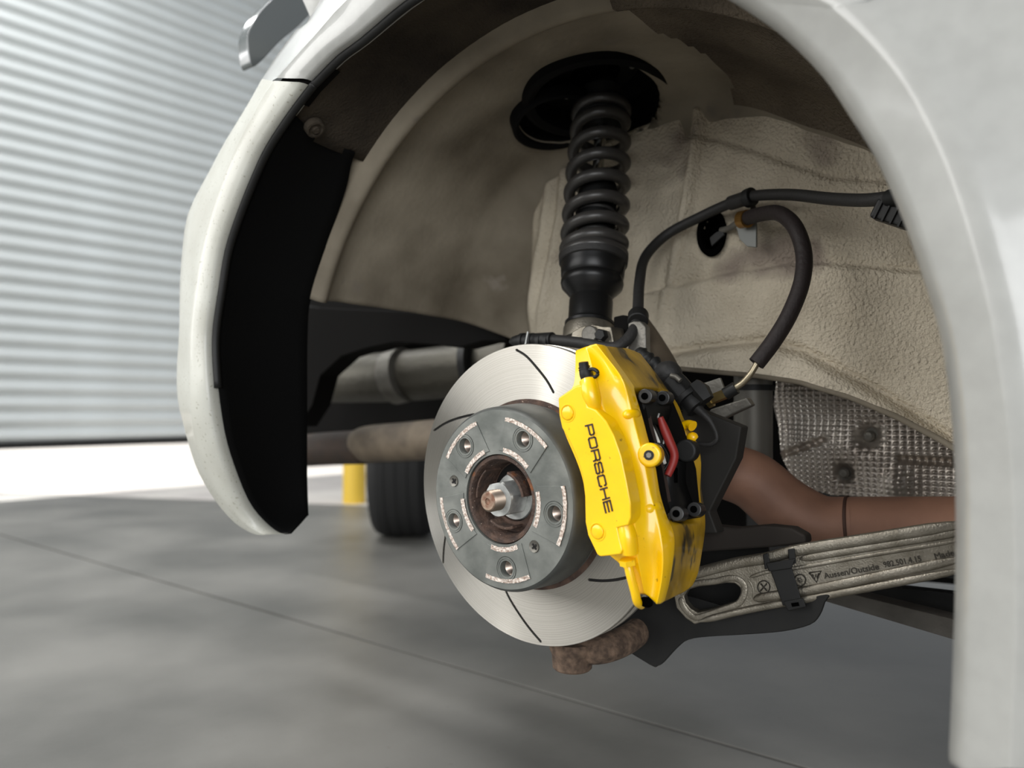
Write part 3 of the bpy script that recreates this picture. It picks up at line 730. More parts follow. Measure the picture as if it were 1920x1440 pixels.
# end caps of front and rear half
for i in (0, NR - 1):
    s = i * nC
    f1 = tuple(s + j for j in range(0, 10)); f2 = tuple(s + j for j in (9, 10, 11, 12, 13, 14))
    fsx.append(f1); fsx.append(f2 + (s,) if 0 else f2)
body = mesh('caliper_body', vsx, fsx, M_yellow, cl, local=True)
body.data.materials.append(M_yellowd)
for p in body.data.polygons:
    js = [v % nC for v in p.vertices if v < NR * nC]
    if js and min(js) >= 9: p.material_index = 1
crl = body.data.attributes.new('crease_edge', 'FLOAT', 'EDGE')
for k, e in enumerate(body.data.edges):
    a, b = e.vertices
    if a < NR * nC and b < NR * nC:
        ja, jb = a % nC, b % nC
        if ja == jb and ja in (1, 5, 7, 9, 10, 12): crl.data[k].value = {1: .8, 5: .7, 7: .7, 9: .8, 10: .8, 12: .7}[ja]
        if ja != jb and (a // nC == b // nC) and a // nC in (3, 9) and {ja, jb} == {9, 10}: crl.data[k].value = .9
        if ja != jb and a // nC == b // nC and a // nC in (0, NR - 1): crl.data[k].value = .7
md = body.modifiers.new('sub', 'SUBSURF'); md.levels = md.render_levels = 3
# front plate with lettering
FP = -.076
pl = [(1078, 724), (1090, 721), (1097, 742), (1101, 762), (1117, 768), (1136, 789), (1151, 817), (1164, 854), (1175, 905), (1182, 943), (1183, 970), (1178, 985), (1157, 990), (1161, 1010), (1167, 1033), (1163, 1040),
      (1145, 1042), (1125, 1044), (1119, 1040), (1102, 1004), (1097, 979), (1096, 930), (1091, 890), (1082, 860), (1067, 826), (1053, 802), (1048, 779), (1046, 746)]
plw = [(atw(x, y, FP).x, atw(x, y, FP).z) for x, y in pl]
bosses = [((1064.5, 774.5)), ((1120.5, 997))]
bw = [atw(x, y, FP) for x, y in bosses]
fpl = plate('front_plate', plw, [], (Vector((0, FP, 0)), EX, EZ, -EY), .018, M_yellow, cl, local=True, bevel=.0016)
for p in bw:
    lathe('piston_plug', [(.0001, -.0013), (.0054, -.0013), (.0062, -.0008), (.0064, .0000), (.0072, .0000), (.0076, -.0005), (.0084, -.0005), (.0090, .0004)], (p.x, FP, p.z), EY, M_yellow, cl, seg=36, cap=False, local=True)
# lettering, wide squared strokes drawn on a 2-D cell: x along the word, y up the letter
c00, c10, c01, c11 = [atw(x, y, FP - .0004) for x, y in ((1097.5, 798), (1137, 966), (1110, 795), (1149, 962))]
LT = {'P': [[(0, 0), (0, 1), (.88, 1), (1, .85), (1, .5), (.88, .36), (0, .36)]],
      'O': [[(.1, 0), (.9, 0), (1, .14), (1, .86), (.9, 1), (.1, 1), (0, .86), (0, .14), (.1, 0)]],
      'R': [[(0, 0), (0, 1), (.88, 1), (1, .85), (1, .55), (.88, .4), (0, .4)], [(.80, .4), (.98, .25), (1, 0)]],
      'S': [[(1, .78), (1, .88), (.9, 1), (.1, 1), (0, .88), (0, .66), (.1, .54), (.9, .48), (1, .36), (1, .12), (.9, 0), (.1, 0), (0, .12), (0, .24)]],
      'C': [[(1, .74), (1, .86), (.9, 1), (.1, 1), (0, .86), (0, .14), (.1, 0), (.9, 0), (1, .14), (1, .26)]],
      'H': [[(0, 0), (0, 1)], [(1, 0), (1, 1)], [(0, .5), (1, .5)]],
      'E': [[(1, 1), (0, 1), (0, 0), (1, 0)], [(0, .5), (1, .5)]]}
word = 'PORSCHE'; pitch = 1 / 7.0; lw = .112
def cell(u, v): return (c00 * (1 - u) + c10 * u) * (1 - v) + (c01 * (1 - u) + c11 * u) * v
for i, ch in enumerate(word):
    data = []
    for st in LT[ch]:
        P2 = [cell(i * pitch + .004 + x * lw, y) for x, y in st]
        for a, b in zip(P2, P2[1:]):
            t = (b - a).normalized(); n_ = t.cross(EY).normalized()
            data.append(box_data((a + b) / 2, t, n_, EY, (b - a).length + .0013, .0015, .0006))
    mesh('letter', *join_data(data), M_letter, fpl, smooth=False, local=True)
# raised ridges beside the plate (tube-like bosses) and side lumps
def blob(name, px, py, y, r, m=M_yellow, sq=(1, 1, 1), par=cl, rot=0):
    bm = bmesh.new(); bmesh.ops.create_uvsphere(bm, u_segments=24, v_segments=14, radius=1)
    me = D.meshes.new(name); c = atw(px, py, y)
    bm.transform(Matrix.Translation(c) @ Matrix.Rotation(rot, 4, 'Y') @ Matrix.Diagonal((r * sq[0], r * sq[1], r * sq[2], 1))); bm.to_mesh(me); bm.free()
    me.polygons.foreach_set('use_smooth', [True] * len(me.polygons)); return link(name, me, m, par, True)
def wt(name, pts, r, m=M_yellow, par=cl, **k):
    return tube(name, [atw(*p) for p in pts], r, m, par, local=True, **k)
wt('bleeder_boss', [(1103, 716, -.066), (1106, 732, -.069), (1111, 750, -.069), (1116, 768, -.066)], [.0085, .0088, .0082, .006], n=5, seg=20)
blob('casting_lump', 1184, 777, -.041, .0125, sq=(.55, 1, .50), rot=rad(0))
blob('casting_lump', 1224, 952, -.040, .0125, sq=(.60, 1, .60))
wt('bolt_boss', [(1217, 853, -.048), (1224, 853, -.026)], .0112, n=1, seg=32, bevel=.003)
bl = wt('caliper_bolt', [(1216.5, 853.5, -.0490), (1218, 853.5, -.044)], .0046, m=M_black, n=1, seg=24)
wt('bolt_socket', [(1216.3, 853.5, -.0496), (1217, 853.5, -.048)], .0026, m=M_castd, par=bl, n=1, seg=6)
# lower casting: valley between plate foot and tip, union nut and yellow link pipe
wt('foot_boss', [(1172, 985, -.066), (1177, 1010, -.067), (1180, 1036, -.065)], [.0085, .0088, .0085], n=4, seg=20)
wt('union_nut', [(1177, 1048, -.066), (1179, 1058, -.065)], .0082, n=1, seg=6, m=M_yellow)
wt('link_pipe', [(1176, 1052, -.066), (1182, 1078, -.066), (1190, 1108, -.063), (1195, 1128, -.058), (1202, 1134, -.045)], .0042, n=6, seg=14)
blob('tip_cavity', 1211, 1129, -.0535, .0048, m=M_void, sq=(1.5, .5, 1.0))
# bleed nipple with rubber cap and retaining loop
bn = wt('bleed_cap', [(1103, 712, -.064), (1098.5, 701, -.066), (1095.5, 690, -.067), (1094, 679, -.068)], [.0062, .0062, .0050, .0046], m=M_black, n=5, seg=20)
for q in (.25, .5): wt('cap_rib', [(1097 - q * 3, 697 - q * 16, -.0665), (1096.8 - q * 3, 696 - q * 16, -.0665)], .0058, m=M_black, par=bn, n=1, seg=20)
lp = [atw(1110 + 11 * math.cos(a), 700 + 8 * math.sin(a), -.067) for a in [2 * math.pi * k / 16 for k in range(17)]]
vs, fs = tube_data([Vector(p) for p in lp], .0018, 8); mesh('cap_loop', vs, fs, M_black, bn, local=True)
# window: pad spring, pins, pads, wear wire
def platepx(name, pts, y, t, m, par=cl, holes=(), **k):
    return plate(name, [(atw(a, b, y).x, atw(a, b, y).z) for a, b in pts], [[(atw(a, b, y).x, atw(a, b, y).z) for a, b in h] for h in holes], (Vector((0, y, 0)), EX, EZ, -EY), t, m, par, local=True, **k)
def ell(cx_, cy_, a, b, n=20): return [(cx_ + a * math.cos(2 * math.pi * i / n), cy_ + b * math.sin(2 * math.pi * i / n)) for i in range(n)]
# pads: outer and inner backing plates inside the window (stand in planes of constant y)
platepx('brake_pad', [(1180, 742), (1202, 748), (1212, 800), (1236, 880), (1250, 962), (1215, 985), (1150, 960), (1130, 850), (1140, 760)], -.020, .006, M_dark)
platepx('friction_lining', [(1184, 748), (1204, 756), (1216, 810), (1238, 890), (1250, 958), (1212, 975), (1155, 950), (1138, 850), (1148, 765)], -.013, .0115, mat('brown_friction_lining', (58, 44, 38), .9))
platepx('brake_pad', [(1230, 742), (1256, 752), (1276, 800), (1300, 880), (1308, 962), (1262, 985), (1210, 960), (1192, 850), (1200, 760)], .034, .006, M_dark)
# the spring is a strip folded over the window, at window depth
def strip(name, cols, m, t=.0014, **k):
    rows = [[atw(*p) for p in r] for r in cols]
    rows = dense(rows, 4)
    return grid(name, rows, m, cl, local=True, solid=t, **k)
strip('pad_spring', [[(1199, 733, -.020), (1228, 733, .012), (1252, 740, .036)], [(1205, 762, -.020), (1226, 762, .01), (1258, 768, .034)], [(1210, 790, -.012), (1228, 795, .008), (1246, 800, .028)]], M_black)
strip('pad_spring', [[(1243, 872, .004), (1268, 862, .022), (1294, 872, .040)], [(1246, 905, .002), (1268, 900, .020), (1290, 905, .038)], [(1252, 940, -.006), (1276, 935, .018), (1300, 935, .038)],
      [(1262, 978, -.018), (1282, 975, .010), (1314, 970, .038)]], mat('black_spring_steel', (30, 30, 30), .4, .5))
strip('spring_slot', [[(1265, 878, .0155), (1270, 877, .0185)], [(1265, 905, .0150), (1270, 905, .018)]], M_void, t=.0008)
for x, y, yy in ((1212, 743, -.018), (1245, 746, .022), (1271, 963, -.012), (1304, 955, .024)):
    q = wt('retaining_pin', [(x - 3, y, yy - .006), (x + 7, y + 1, yy + .010)], .0072, m=mat('dark_pin_steel', (70, 70, 70), .35, .8), n=1, seg=24, bevel=.001)
    wt('pin_bore', [(x - 3.7, y, yy - .0068), (x - 2, y, yy - .004)], .0034, m=M_void, par=q, n=1, seg=16)
wt('wear_sensor_wire', [(1238, 782, -.004), (1244, 800, -.002), (1254, 825, .000), (1264, 850, .002), (1262, 868, .0), (1252, 892, -.006)], [.0028, .0042, .0046, .0042, .004, .0034], m=M_red, n=6)
wt('spring_wire', [(1203, 775, -.016), (1212, 812, -.012), (1226, 830, -.008), (1240, 834, -.004), (1250, 848, .0), (1254, 866, .002), (1240, 890, -.004)], .0013, m=M_steel if 0 else mat('black_wire', (34, 34, 34), .35, .6), n=8, seg=8)
wt('spring_wire', [(1236, 775, -.003), (1234, 784, -.003), (1240, 792, -.002), (1246, 812, .0), (1244, 832, .0)], .0010, m=M_steel, n=8, seg=8)
wt('piston_boot', [(1284, 845, .030), (1294, 845, .044)], .0115, m=M_black, n=1, seg=28, bevel=.003)
wt('rear_lug', [(1279, 800, .046), (1290, 795, .044), (1299, 799, .042)], [.0045, .0042, .0055], n=5)
wt('rear_lug', [(1293, 822, .046), (1299, 820, .044), (1304, 824, .045)], [.0045, .0055, .004], n=5)

# ------------------------------------------------------------------ shock absorber
S0, S1 = at(1105, 625, Y=.150), at(1130, 165, Y=.245)
AXS = (S1 - S0); LS = AXS.length; AXS.normalize()
sa = thing('shock_absorber', 'black coil-over shock absorber rising behind the disc to its dark top mount', 'shock absorber', loc=S0)
def sh(py):                              # image row -> distance along the axis
    lo_, hi_ = -.4, 1.4
    for _ in range(40):
        m_ = (lo_ + hi_) / 2; v = S0 + AXS * LS * m_ - CAM
        if CY - FPX * v.dot(Uv) / v.dot(Fv) > py: lo_ = m_
        else: hi_ = m_
    return LS * m_
def srad(w, py): # half width in px -> radius
    p = S0 + AXS * sh(py); return w / FPX * (p - CAM).dot(Fv)
def sprof(l): return [(srad(w, py), sh(py)) for w, py in l]
lathe('damper_body', sprof([(47, 612), (47, 607), (42, 603), (41, 598), (41, 565), (37, 556), (37, 480), (36, 350)]), S0, AXS, mat('satin_black_metal', (30, 30, 30), .35, .5), sa, seg=48)
lathe('locking_collar', sprof([(38, 560), (44, 553), (57, 540), (59, 533), (58, 527), (56, 524), (59, 520), (60, 506), (61, 498), (58, 495)]), S0, AXS, mat('black_anodised_collar', (34, 34, 34), .35, .6), sa, seg=48)
for k in range(7):
    a = rad(160 + 35 * k); c = S0 + AXS * sh(511); u = AXS.orthogonal().normalized(); w = AXS.cross(u); dr_ = (u * math.cos(a) + w * math.sin(a)); R0 = srad(59, 511)
    lathe('spanner_hole', [(.0030, -.001), (.0001, .001)], c + dr_ * (R0 - .0006), dr_, M_void, sa, seg=14, cap=False)
lathe('spring_seat', sprof([(58, 499), (64, 496), (65, 486), (63, 483), (63, 478), (60, 472), (48, 468)]), S0, AXS, M_rubber, sa, seg=48)
pts = []
turns = 7.0; u = AXS.orthogonal().normalized(); w = AXS.cross(u)
hs = [sh(y) for y in (486, 478, 452, 416, 377, 338, 298, 259, 222, 205)]
nt_ = len(hs) - 1
for k in range(nt_ * 36 + 1):
    t = k / 36; i = min(int(t), nt_ - 1); h = hs[i] + (hs[i + 1] - hs[i]) * (t - i)
    wpx = interp(h, [(sh(490), 54), (sh(350), 51.5), (sh(230), 46)])
    R0 = wpx / FPX * ((S0 + AXS * h) - CAM).dot(Fv)
    a = 2 * math.pi * t + rad(60)
    pts.append(S0 + AXS * h + (u * math.cos(a) + w * math.sin(a)) * R0)
vs, fs = tube_data(pts, .0082, 12)
mesh('coil_spring', vs, fs, mat('black_spring_coating', (58, 56, 54), .36, .2, bump=.1, bscale=200), sa)
lathe('dust_boot', sprof([(34, 470), (38, 462), (33, 452), (38, 442), (34, 432), (38, 422), (33, 412), (38, 402), (33, 392), (38, 382), (33, 370), (36, 358), (30, 345), (12, 343)]), S0, AXS, M_rubber, sa, seg=40)
lathe('piston_rod', sprof([(11, 350), (11, 220)]), S0, AXS, mat('chromed_rod', (190, 190, 190), .15, 1), sa, seg=24)
lathe('top_mount', sprof([(48, 236), (50, 226), (44, 220), (30, 212), (32, 200), (40, 186), (42, 178), (40, 176), (36, 172), (34, 165)]), S0, AXS, M_black, sa, seg=48)
m_mnt = mat('matt_black_mount', (10, 10, 10), .8, spec=.15)
def cup(name, c, R, dep):
    n_ = Vector((ac.x - c.x, 0, ac.z - c.z)).normalized()
    lathe(name, [(.0001, -dep), (R * .75, -dep), (R * .97, -dep * .6), (R * 1.0, -.004), (R * 1.0, .008), (R * 1.10, .012), (R * 1.17, .010), (R * 1.18, -.006)], c, n_, m_mnt, sa, seg=64, cap=False).data.transform(Matrix.Translation(c - S0) @ Matrix.Diagonal((1, 1.22, 1, 1)) @ Matrix.Translation(S0 - c))
cup('mount_cup', HC1, .084, .05); cup('tower_recess', HC2, .053, .03)
nm = Vector((ac.x - HC1.x, 0, ac.z - HC1.z)).normalized()
lathe('mount_flange', [(.035, .012), (.062, .010), (.066, .004), (.066, -.004)], HC1 - nm * .045, nm, M_black, sa, seg=48, cap=False)
for px, py in ((1187, 113), (1064, 170)):
    lathe('mount_nut', [(.0065, .0), (.0065, .006), (.0035, .006), (.0035, .012), (.0001, .0125)], atcyl(px, py, .478), Vector((0, -.3, -1)), M_castd, sa, seg=6)

# ------------------------------------------------------------------ hub carrier
kn = thing('hub_carrier', 'cast aluminium hub carrier clamping the shock absorber foot, behind the disc', 'hub carrier', loc=at(1105, 640, Y=.13))
lathe('clamp_collar', sprof([(50, 640), (49, 618), (44, 610), (38, 609)]), S0, AXS, M_cast, kn, seg=40)
def kplate(name, pts, Y, t, m, par=kn, bevel=.002, **k):
    return plate(name, [(at(x, y, Y=Y).x, at(x, y, Y=Y).z) for x, y in pts], [], (Vector((0, Y, 0)), EX, EZ, -EY), t, m, par, bevel=bevel, **k)
kplate('clamp_ear', [(1068, 640), (1072, 622), (1090, 612), (1110, 608), (1132, 612), (1145, 612), (1150, 640), (1150, 680), (1068, 680)], .105, .03, M_cast)
lathe('clamp_bolt', [(.0105, -.002), (.0105, .004), (.009, .006), (.0001, .006)], at(1108, 627, Y=.105), Vector((.2, -1, 0)), M_castd, kn, seg=24)
lathe('clamp_bolt', [(.0075, -.002), (.0075, .010), (.006, .012), (.0001, .012)], at(1131, 629, Y=.105), Vector((.2, -1, 0)), M_black, kn, seg=6)
kplate('side_bracket', [(1177, 606), (1187, 602), (1200, 602), (1210, 612), (1212, 690), (1177, 690)], .12, .012, M_castd)
kplate('upper_link_end', [(1150, 594), (1168, 590), (1180, 596), (1182, 640), (1150, 640)], .135, .02, M_dark)
tube('upper_link', [at(1202, 600, Y=.21), at(1222, 645, Y=.19), at(1248, 710, Y=.16), at(1262, 790, Y=.12)], [.009, .015, .020, .020], M_brown, kn, n=6)
# upright body hidden behind the disc, carries the hub
mesh('upright', *box_data(WM @ Vector((.0, .065, -.02)), EX, EY, EZ, .15, .07, .22), M_castd, kn, bevel=.012, smooth=False)
tube('lower_upright', [WM @ Vector((.02, .06, -.10)), at(1130, 1170, Y=.07)], [.035, .022], M_castd, kn, n=1)
kplate('upright_web', [(1290, 760), (1390, 800), (1380, 860), (1330, 960), (1345, 1000), (1250, 1000), (1230, 800)], .115, .02, mat('dim_casting', (44, 42, 39), .7, .2))

# ball joint
bj = thing('ball_joint', 'rusty ball joint cup hanging below the brake disc', 'ball joint', loc=at(1075, 1250, Y=.06))
c0 = at(1073, 1232, Y=.062)
lathe('cup', [(.0205, -.013), (.0225, -.011), (.0235, .004), (.0262, .010), (.0262, .014), (.024, .018)], c0, EZ, mat('crusty_rust', (112, 92, 76), .9, .05, col2=(70, 56, 46), nscale=110, bump=1, bscale=140), bj, seg=40)
tube('joint_arm', [at(1085, 1218, Y=.07), at(1130, 1216, Y=.075), at(1180, 1196, Y=.11), at(1222, 1160, Y=.16)], [.016, .0165, .016, .015], mat('crusty_rust', (0, 0, 0)), bj, n=5)

# ------------------------------------------------------------------ control arm
ca = thing('control_arm', 'cast aluminium control arm with raised lettering, right of the caliper', 'control arm', loc=at(1500, 1080, Y=.12))
QA, QB = at(1300, 1125, Y=.105), at(1790, 1030, Y=.150)
ua = (QB - QA).normalized(); na = Vector((ua.y, -ua.x, 0)).normalized(); va = na.cross(ua) * -1
if va.z < 0: va = -va
def onarm(px, py, d=0):                  # plane of the arm face
    r = ray(px, py); o = QA + na * d; t = (o - CAM).dot(na) / r.dot(na); p = CAM + r * t - QA
    return (p.dot(ua), p.dot(va))
def armp(px, py, d=0):
    a, b = onarm(px, py, d); return QA + ua * a + va * b + na * d
# web with the slot hole
out = [(1272, 1080), (1310, 1074), (1370, 1057), (1430, 1047), (1495, 1036), (1600, 1021), (1700, 1006), (1830, 988), (1830, 1060), (1700, 1086), (1600, 1106), (1500, 1126), (1440, 1138), (1380, 1150), (1330, 1163), (1302, 1171), (1286, 1160), (1268, 1140), (1262, 1110)]
slot = [(1283, 1118), (1290, 1106), (1310, 1100), (1340, 1097), (1362, 1093), (1378, 1094), (1388, 1102), (1389, 1112), (1385, 1122), (1376, 1130), (1350, 1138), (1325, 1145), (1307, 1148), (1295, 1141), (1286, 1130)]
FA = (QA, ua, va, na)
plate('arm_web', [onarm(x, y) for x, y in out], [[onarm(x, y) for x, y in slot]], FA, .012, M_cast, ca, bevel=.0015)
def rail(name, pts, w, dep, m=M_cast, sc=.5):   # raised rib with a soft D profile
    P = spline([armp(x, y, 0) for x, y in pts], 6); rows = []
    for i, p in enumerate(P):
        t = (P[min(i + 1, len(P) - 1)] - P[max(i - 1, 0)]).normalized(); n_ = na.cross(t).normalized()
        e = min(1, min(i, len(P) - 1 - i) / 3 + .15)
        rows.append([p + n_ * (w * math.cos(a)) * e + na * (dep * math.sin(a) ** .6 * e - .001) for a in [math.pi * k / 8 for k in range(9)]])
    return grid(name, rows, m, ca)
rail('arm_rib', [(1275, 1083), (1320, 1071), (1380, 1056), (1440, 1046), (1500, 1031), (1640, 1009), (1830, 979)], .0060, .0045)
rail('arm_rib', [(1495, 1049), (1560, 1038), (1700, 1015), (1830, 993)], .0042, .003)
rail('arm_rib', [(1400, 1085), (1440, 1072), (1500, 1064), (1640, 1040), (1830, 1009)], .0022, .0020)
rail('arm_rib', [(1410, 1124), (1450, 1117), (1510, 1108), (1640, 1082), (1830, 1042)], .0050, .004)
rail('arm_rib', [(1306, 1166), (1380, 1148), (1440, 1136), (1510, 1124), (1640, 1100), (1830, 1064)], .0040, .004)
lpz = [slot[k] for k in range(len(slot))]; cs = (1336, 1119)
rim_ = [(cs[0] + (x - cs[0]) * 1.13, cs[1] + (y - cs[1]) * 1.33) for x, y in lpz]; rim_.append(rim_[0])
rail('slot_rim', rim_, .0036, .002)
rail('cast_ridge', [(1400, 1083), (1411, 1100), (1413, 1120), (1414, 1127)], .0012, .0015)
# lettering cast in relief
def relief(text, px0, px1, size_px, m, name):
    cu = D.curves.new(name, 'FONT'); cu.body = text; cu.size = 1; cu.extrude = .03; cu.bevel_depth = .012
    to = D.objects.new(name, cu); COL.objects.link(to); dg = bpy.context.evaluated_depsgraph_get(); dg.update()
    me = D.meshes.new_from_object(to.evaluated_get(dg)); D.objects.remove(to)
    xs = [v.co.x for v in me.vertices]; wdt = max(xs) - min(xs)
    A = Vector(onarm(*px0)); B = Vector(onarm(*px1)); tt = (B - A).normalized(); L_ = (B - A).length; s = L_ / wdt
    T3 = ua * tt.x + va * tt.y; N3 = na; V3 = N3.cross(T3).normalized()
    if V3.z < 0: V3 = -V3
    sy = size_px / FPX * (armp(*px0) - CAM).dot(Fv)
    O_ = armp(*px0)
    for v in me.vertices:
        c = v.co.copy(); v.co = O_ + T3 * ((c.x - min(xs)) * s) + V3 * (c.y * sy) + N3 * (c.z * .022 + .0003)
    return link(name, me, m, ca)
M_let = mat('dark_cast_lettering', (60, 56, 49), .6, .4)  # lettering and marks coloured darker than the cast arm
relief('Aussen/Outside', (1546, 1085), (1649, 1067), 15, M_let, 'cast_lettering')
relief('982.501.4.15', (1658, 1064), (1728, 1052), 15, M_let, 'cast_lettering')
relief('Made', (1754, 1048), (1790, 1041), 15, M_let, 'cast_lettering')
relief('E', (1498, 1092), (1505, 1090.5), 11, M_let, 'cast_lettering')
def ringp(cx_, cy_, r):
    P = [armp(cx_ + r * .95 * math.cos(a), cy_ + r * math.sin(a), .0006) for a in [2 * math.pi * k / 24 for k in range(25)]]
    return tube_data(P, .0007, 6)
def linep(*pp): return tube_data([armp(x, y, .0006) for x, y in pp], .0008, 6)
mesh('cast_mark', *join_data([ringp(1432, 1101, 12), linep((1426, 1094), (1438, 1108)), linep((1438, 1094), (1426, 1108))]), M_let, ca)
mesh('cast_mark', *join_data([ringp(1500, 1088, 11)]), M_let, ca)
mesh('cast_mark', *join_data([linep((1517, 1074), (1539, 1071), (1531, 1092), (1517, 1074)), linep((1523, 1077), (1527, 1086), (1530, 1077), (1532, 1085), (1535, 1075))]), M_let, ca)
# black clip round the arm
cp = thing('cable_clip', 'black plastic clip strapped round the control arm', 'clip', loc=armp(1465, 1085))
def clipbox(name, quad, d0, d1, m=M_black, bevel=.001):
    vs = [armp(x, y, d0) for x, y in quad] + [armp(x, y, d1) for x, y in quad]
    return mesh(name, vs, [(0, 1, 2, 3), (7, 6, 5, 4), (0, 4, 5, 1), (1, 5, 6, 2), (2, 6, 7, 3), (3, 7, 4, 0)], m, cp, smooth=False, bevel=bevel)
clipbox('strap', [(1444, 1068), (1484, 1062), (1504, 1128), (1468, 1136)], -.014, .0115)
clipbox('strap_bridge', [(1436, 1056), (1492, 1047), (1484, 1066), (1442, 1072)], -.014, .014)
clipbox('clip_ear', [(1430, 1040), (1440, 1036), (1446, 1064), (1434, 1068)], -.014, .012)
clipbox('clip_ear', [(1477, 1030), (1490, 1028), (1493, 1056), (1480, 1060)], -.014, .012)
clipbox('clip_foot', [(1468, 1128), (1506, 1121), (1512, 1138), (1478, 1146)], -.014, .013)
clipbox('foot_notch', [(1483, 1131), (1497, 1129), (1499, 1136), (1485, 1138)], .0128, .0135, M_void, 0)

# black air deflector below the arm
df = thing('air_deflector', 'black plastic air deflector blade below the control arm', 'deflector', loc=at(1300, 1190, Y=.09))
dpx = [(1132, 1193), (1190, 1140), (1230, 1110), (1300, 1120), (1380, 1140), (1470, 1128), (1550, 1115), (1546, 1130), (1536, 1155), (1518, 1172), (1470, 1184), (1400, 1190), (1330, 1194), (1290, 1200), (1268, 1216), (1244, 1242), (1232, 1249), (1218, 1247)]
g = spline([(x, y, 0) for x, y in dpx] + [(dpx[0][0], dpx[0][1], 0)], 3)[:-1]
plate('blade', [(at(p.x, p.y, Y=.125).x, at(p.x, p.y, Y=.125).z) for p in g], [], (Vector((0, .125, 0)), EX, EZ, -EY), .004, M_black, df, bevel=.0012)
kp = [(1330, 985), (1380, 990), (1440, 985), (1485, 990), (1510, 1004), (1512, 1020), (1450, 1026), (1330, 1034), (1250, 1040), (1250, 990)]
plate('upper_lip', [(at(x, y, Y=.14).x, at(x, y, Y=.14).z) for x, y in kp], [], (Vector((0, .14, 0)), EX, EZ, -EY), .02, mat('dusty_black_plastic', (44, 38, 33), .8), df, bevel=.003)
plate('backing', [(at(x, y, Y=.17).x, at(x, y, Y=.17).z) for x, y in ((1180, 1040), (1300, 1000), (1440, 1020), (1440, 1140), (1180, 1150))], [], (Vector((0, .17, 0)), EX, EZ, -EY), .004, M_black, df)

# ------------------------------------------------------------------ lower brace bar
def quad3(name, p4, t, m, par=None, bevel=.001):
    a, b, c, d_ = p4; n_ = (b - a).cross(d_ - a).normalized()
    if n_.dot(CAM - a) < 0: n_ = -n_
    vs = [a, b, c, d_] + [q - n_ * t for q in p4]
    return mesh(name, vs, [(0, 1, 2, 3), (7, 6, 5, 4), (0, 4, 5, 1), (1, 5, 6, 2), (2, 6, 7, 3), (3, 7, 4, 0)], m, par, smooth=False, bevel=bevel)
bar_ = quad3('brace_bar', [at(1590, 1112, Y=.30), at(1830, 1172, Y=.30), at(1830, 1212, Y=.30), at(1545, 1127, Y=.30)], .03, mat('dusty_grey_bar', (92, 88, 82), .7, .1, col2=(76, 72, 66), nscale=30, bump=.4, bscale=260))
tag(bar_, 'grey flat brace bar slanting down to the right below the control arm', 'bar')
up_ = quad3('cross_member', [at(1590, 1090, Y=.36), at(1830, 1118, Y=.36), at(1830, 1176, Y=.36), at(1550, 1124, Y=.36)], .02, M_black)
tag(up_, 'thin black cross member right above the grey brace bar', 'bar')

# ------------------------------------------------------------------ foil heat shield, brown pipe, grey canister (right)
hs_ = thing('heat_shield', 'dimpled aluminium foil heat shield at right, under the inner wing', 'heat shield', loc=at(1620, 830, Y=.40))
rows = []
PITCH = .0086
HX0, HX1 = at(1452, 820, Y=.40), at(1830, 820, Y=.40)
NXh, NZh = 230, 150
zt0, zb0 = at(1600, 700, Y=.40).z, at(1600, 950, Y=.40).z
s1, s2, dm = at(1629, 817, Y=.40), at(1582, 887, Y=.40), at(1682, 905, Y=.40)
f1a, f1b = at(1470, 852, Y=.40), at(1545, 824, Y=.40)
f2a, f2b = at(1690, 861, Y=.40), at(1800, 868, Y=.40)
def segd(X, Z, a, b):
    d_ = Vector((b.x - a.x, b.z - a.z)); w_ = Vector((X - a.x, Z - a.z)); t = max(0, min(1, w_.dot(d_) / d_.length_squared)); return (w_ - d_ * t).length
for i in range(NXh + 1):
    row = []
    for k in range(NZh + 1):
        X = HX0.x + (HX1.x - HX0.x) * i / NXh; Z = zb0 + (zt0 - zb0) * k / NZh
        warp = .004 * noise.noise(Vector((X * 14, 0, Z * 14)))
        y = .40 + .012 * noise.noise(Vector((X * 10, 4, Z * 16)))
        r1 = math.hypot(X - s1.x, Z - s1.z); r2 = math.hypot(X - s2.x, Z - s2.z); rd = math.hypot((X - dm.x), (Z - dm.z))
        y += .018 * math.exp(-(r1 / .016) ** 2) + .014 * math.exp(-(r2 / .013) ** 2) - .014 * math.exp(-(rd / .015) ** 2)
        y += .010 * math.exp(-(segd(X, Z, f1a, f1b) / .004) ** 2) + .010 * math.exp(-(segd(X, Z, f2a, f2b) / .004) ** 2)
        am = .0015 * smoothstep(.009, .02, min(r1, r2))
        y -= 2 * am * math.sin((X + warp) * math.pi / PITCH) ** 2 * math.sin((Z + warp * .6) * math.pi / PITCH * 1.26) ** 2
        row.append(Vector((X, y, Z)))
    rows.append(row)
def cutb(i, k):
    p = (rows[i][k] + rows[i + 1][k + 1]) / 2
    v = p - CAM; z = v.dot(Fv); x_ = CX + FPX * v.dot(Rv) / z; y_ = CY - FPX * v.dot(Uv) / z
    return y_ > interp(x_, [(1470, 865), (1492, 912), (1560, 928), (1700, 936), (1790, 944)]) or x_ < interp(y_, [(722, 1455), (760, 1450), (800, 1460), (850, 1464), (880, 1474), (915, 1490)])
grid('foil_sheet', rows, M_foil, hs_, skip=cutb)
for p, nm in ((s1, 1), (s2, 2)):
    q = Vector((p.x, .409, p.z)); aa = Vector((-.1, -1, -.05))
    lathe('shield_washer', [(.0065, -.002), (.0135, -.0015), (.0140, .0), (.0120, .0015), (.0065, .001)], q, aa, M_castd, hs_, seg=32, cap=False)
    lathe('shield_bolt', [(.0068, -.001), (.0068, .006), (.0045, .0085), (.0001, .009)], q, aa, M_castd, hs_, seg=24)
xp = thing('rear_pipe', 'rust-brown bent pipe at right, running behind the control arm', 'pipe', loc=at(1450, 920, Y=.25))
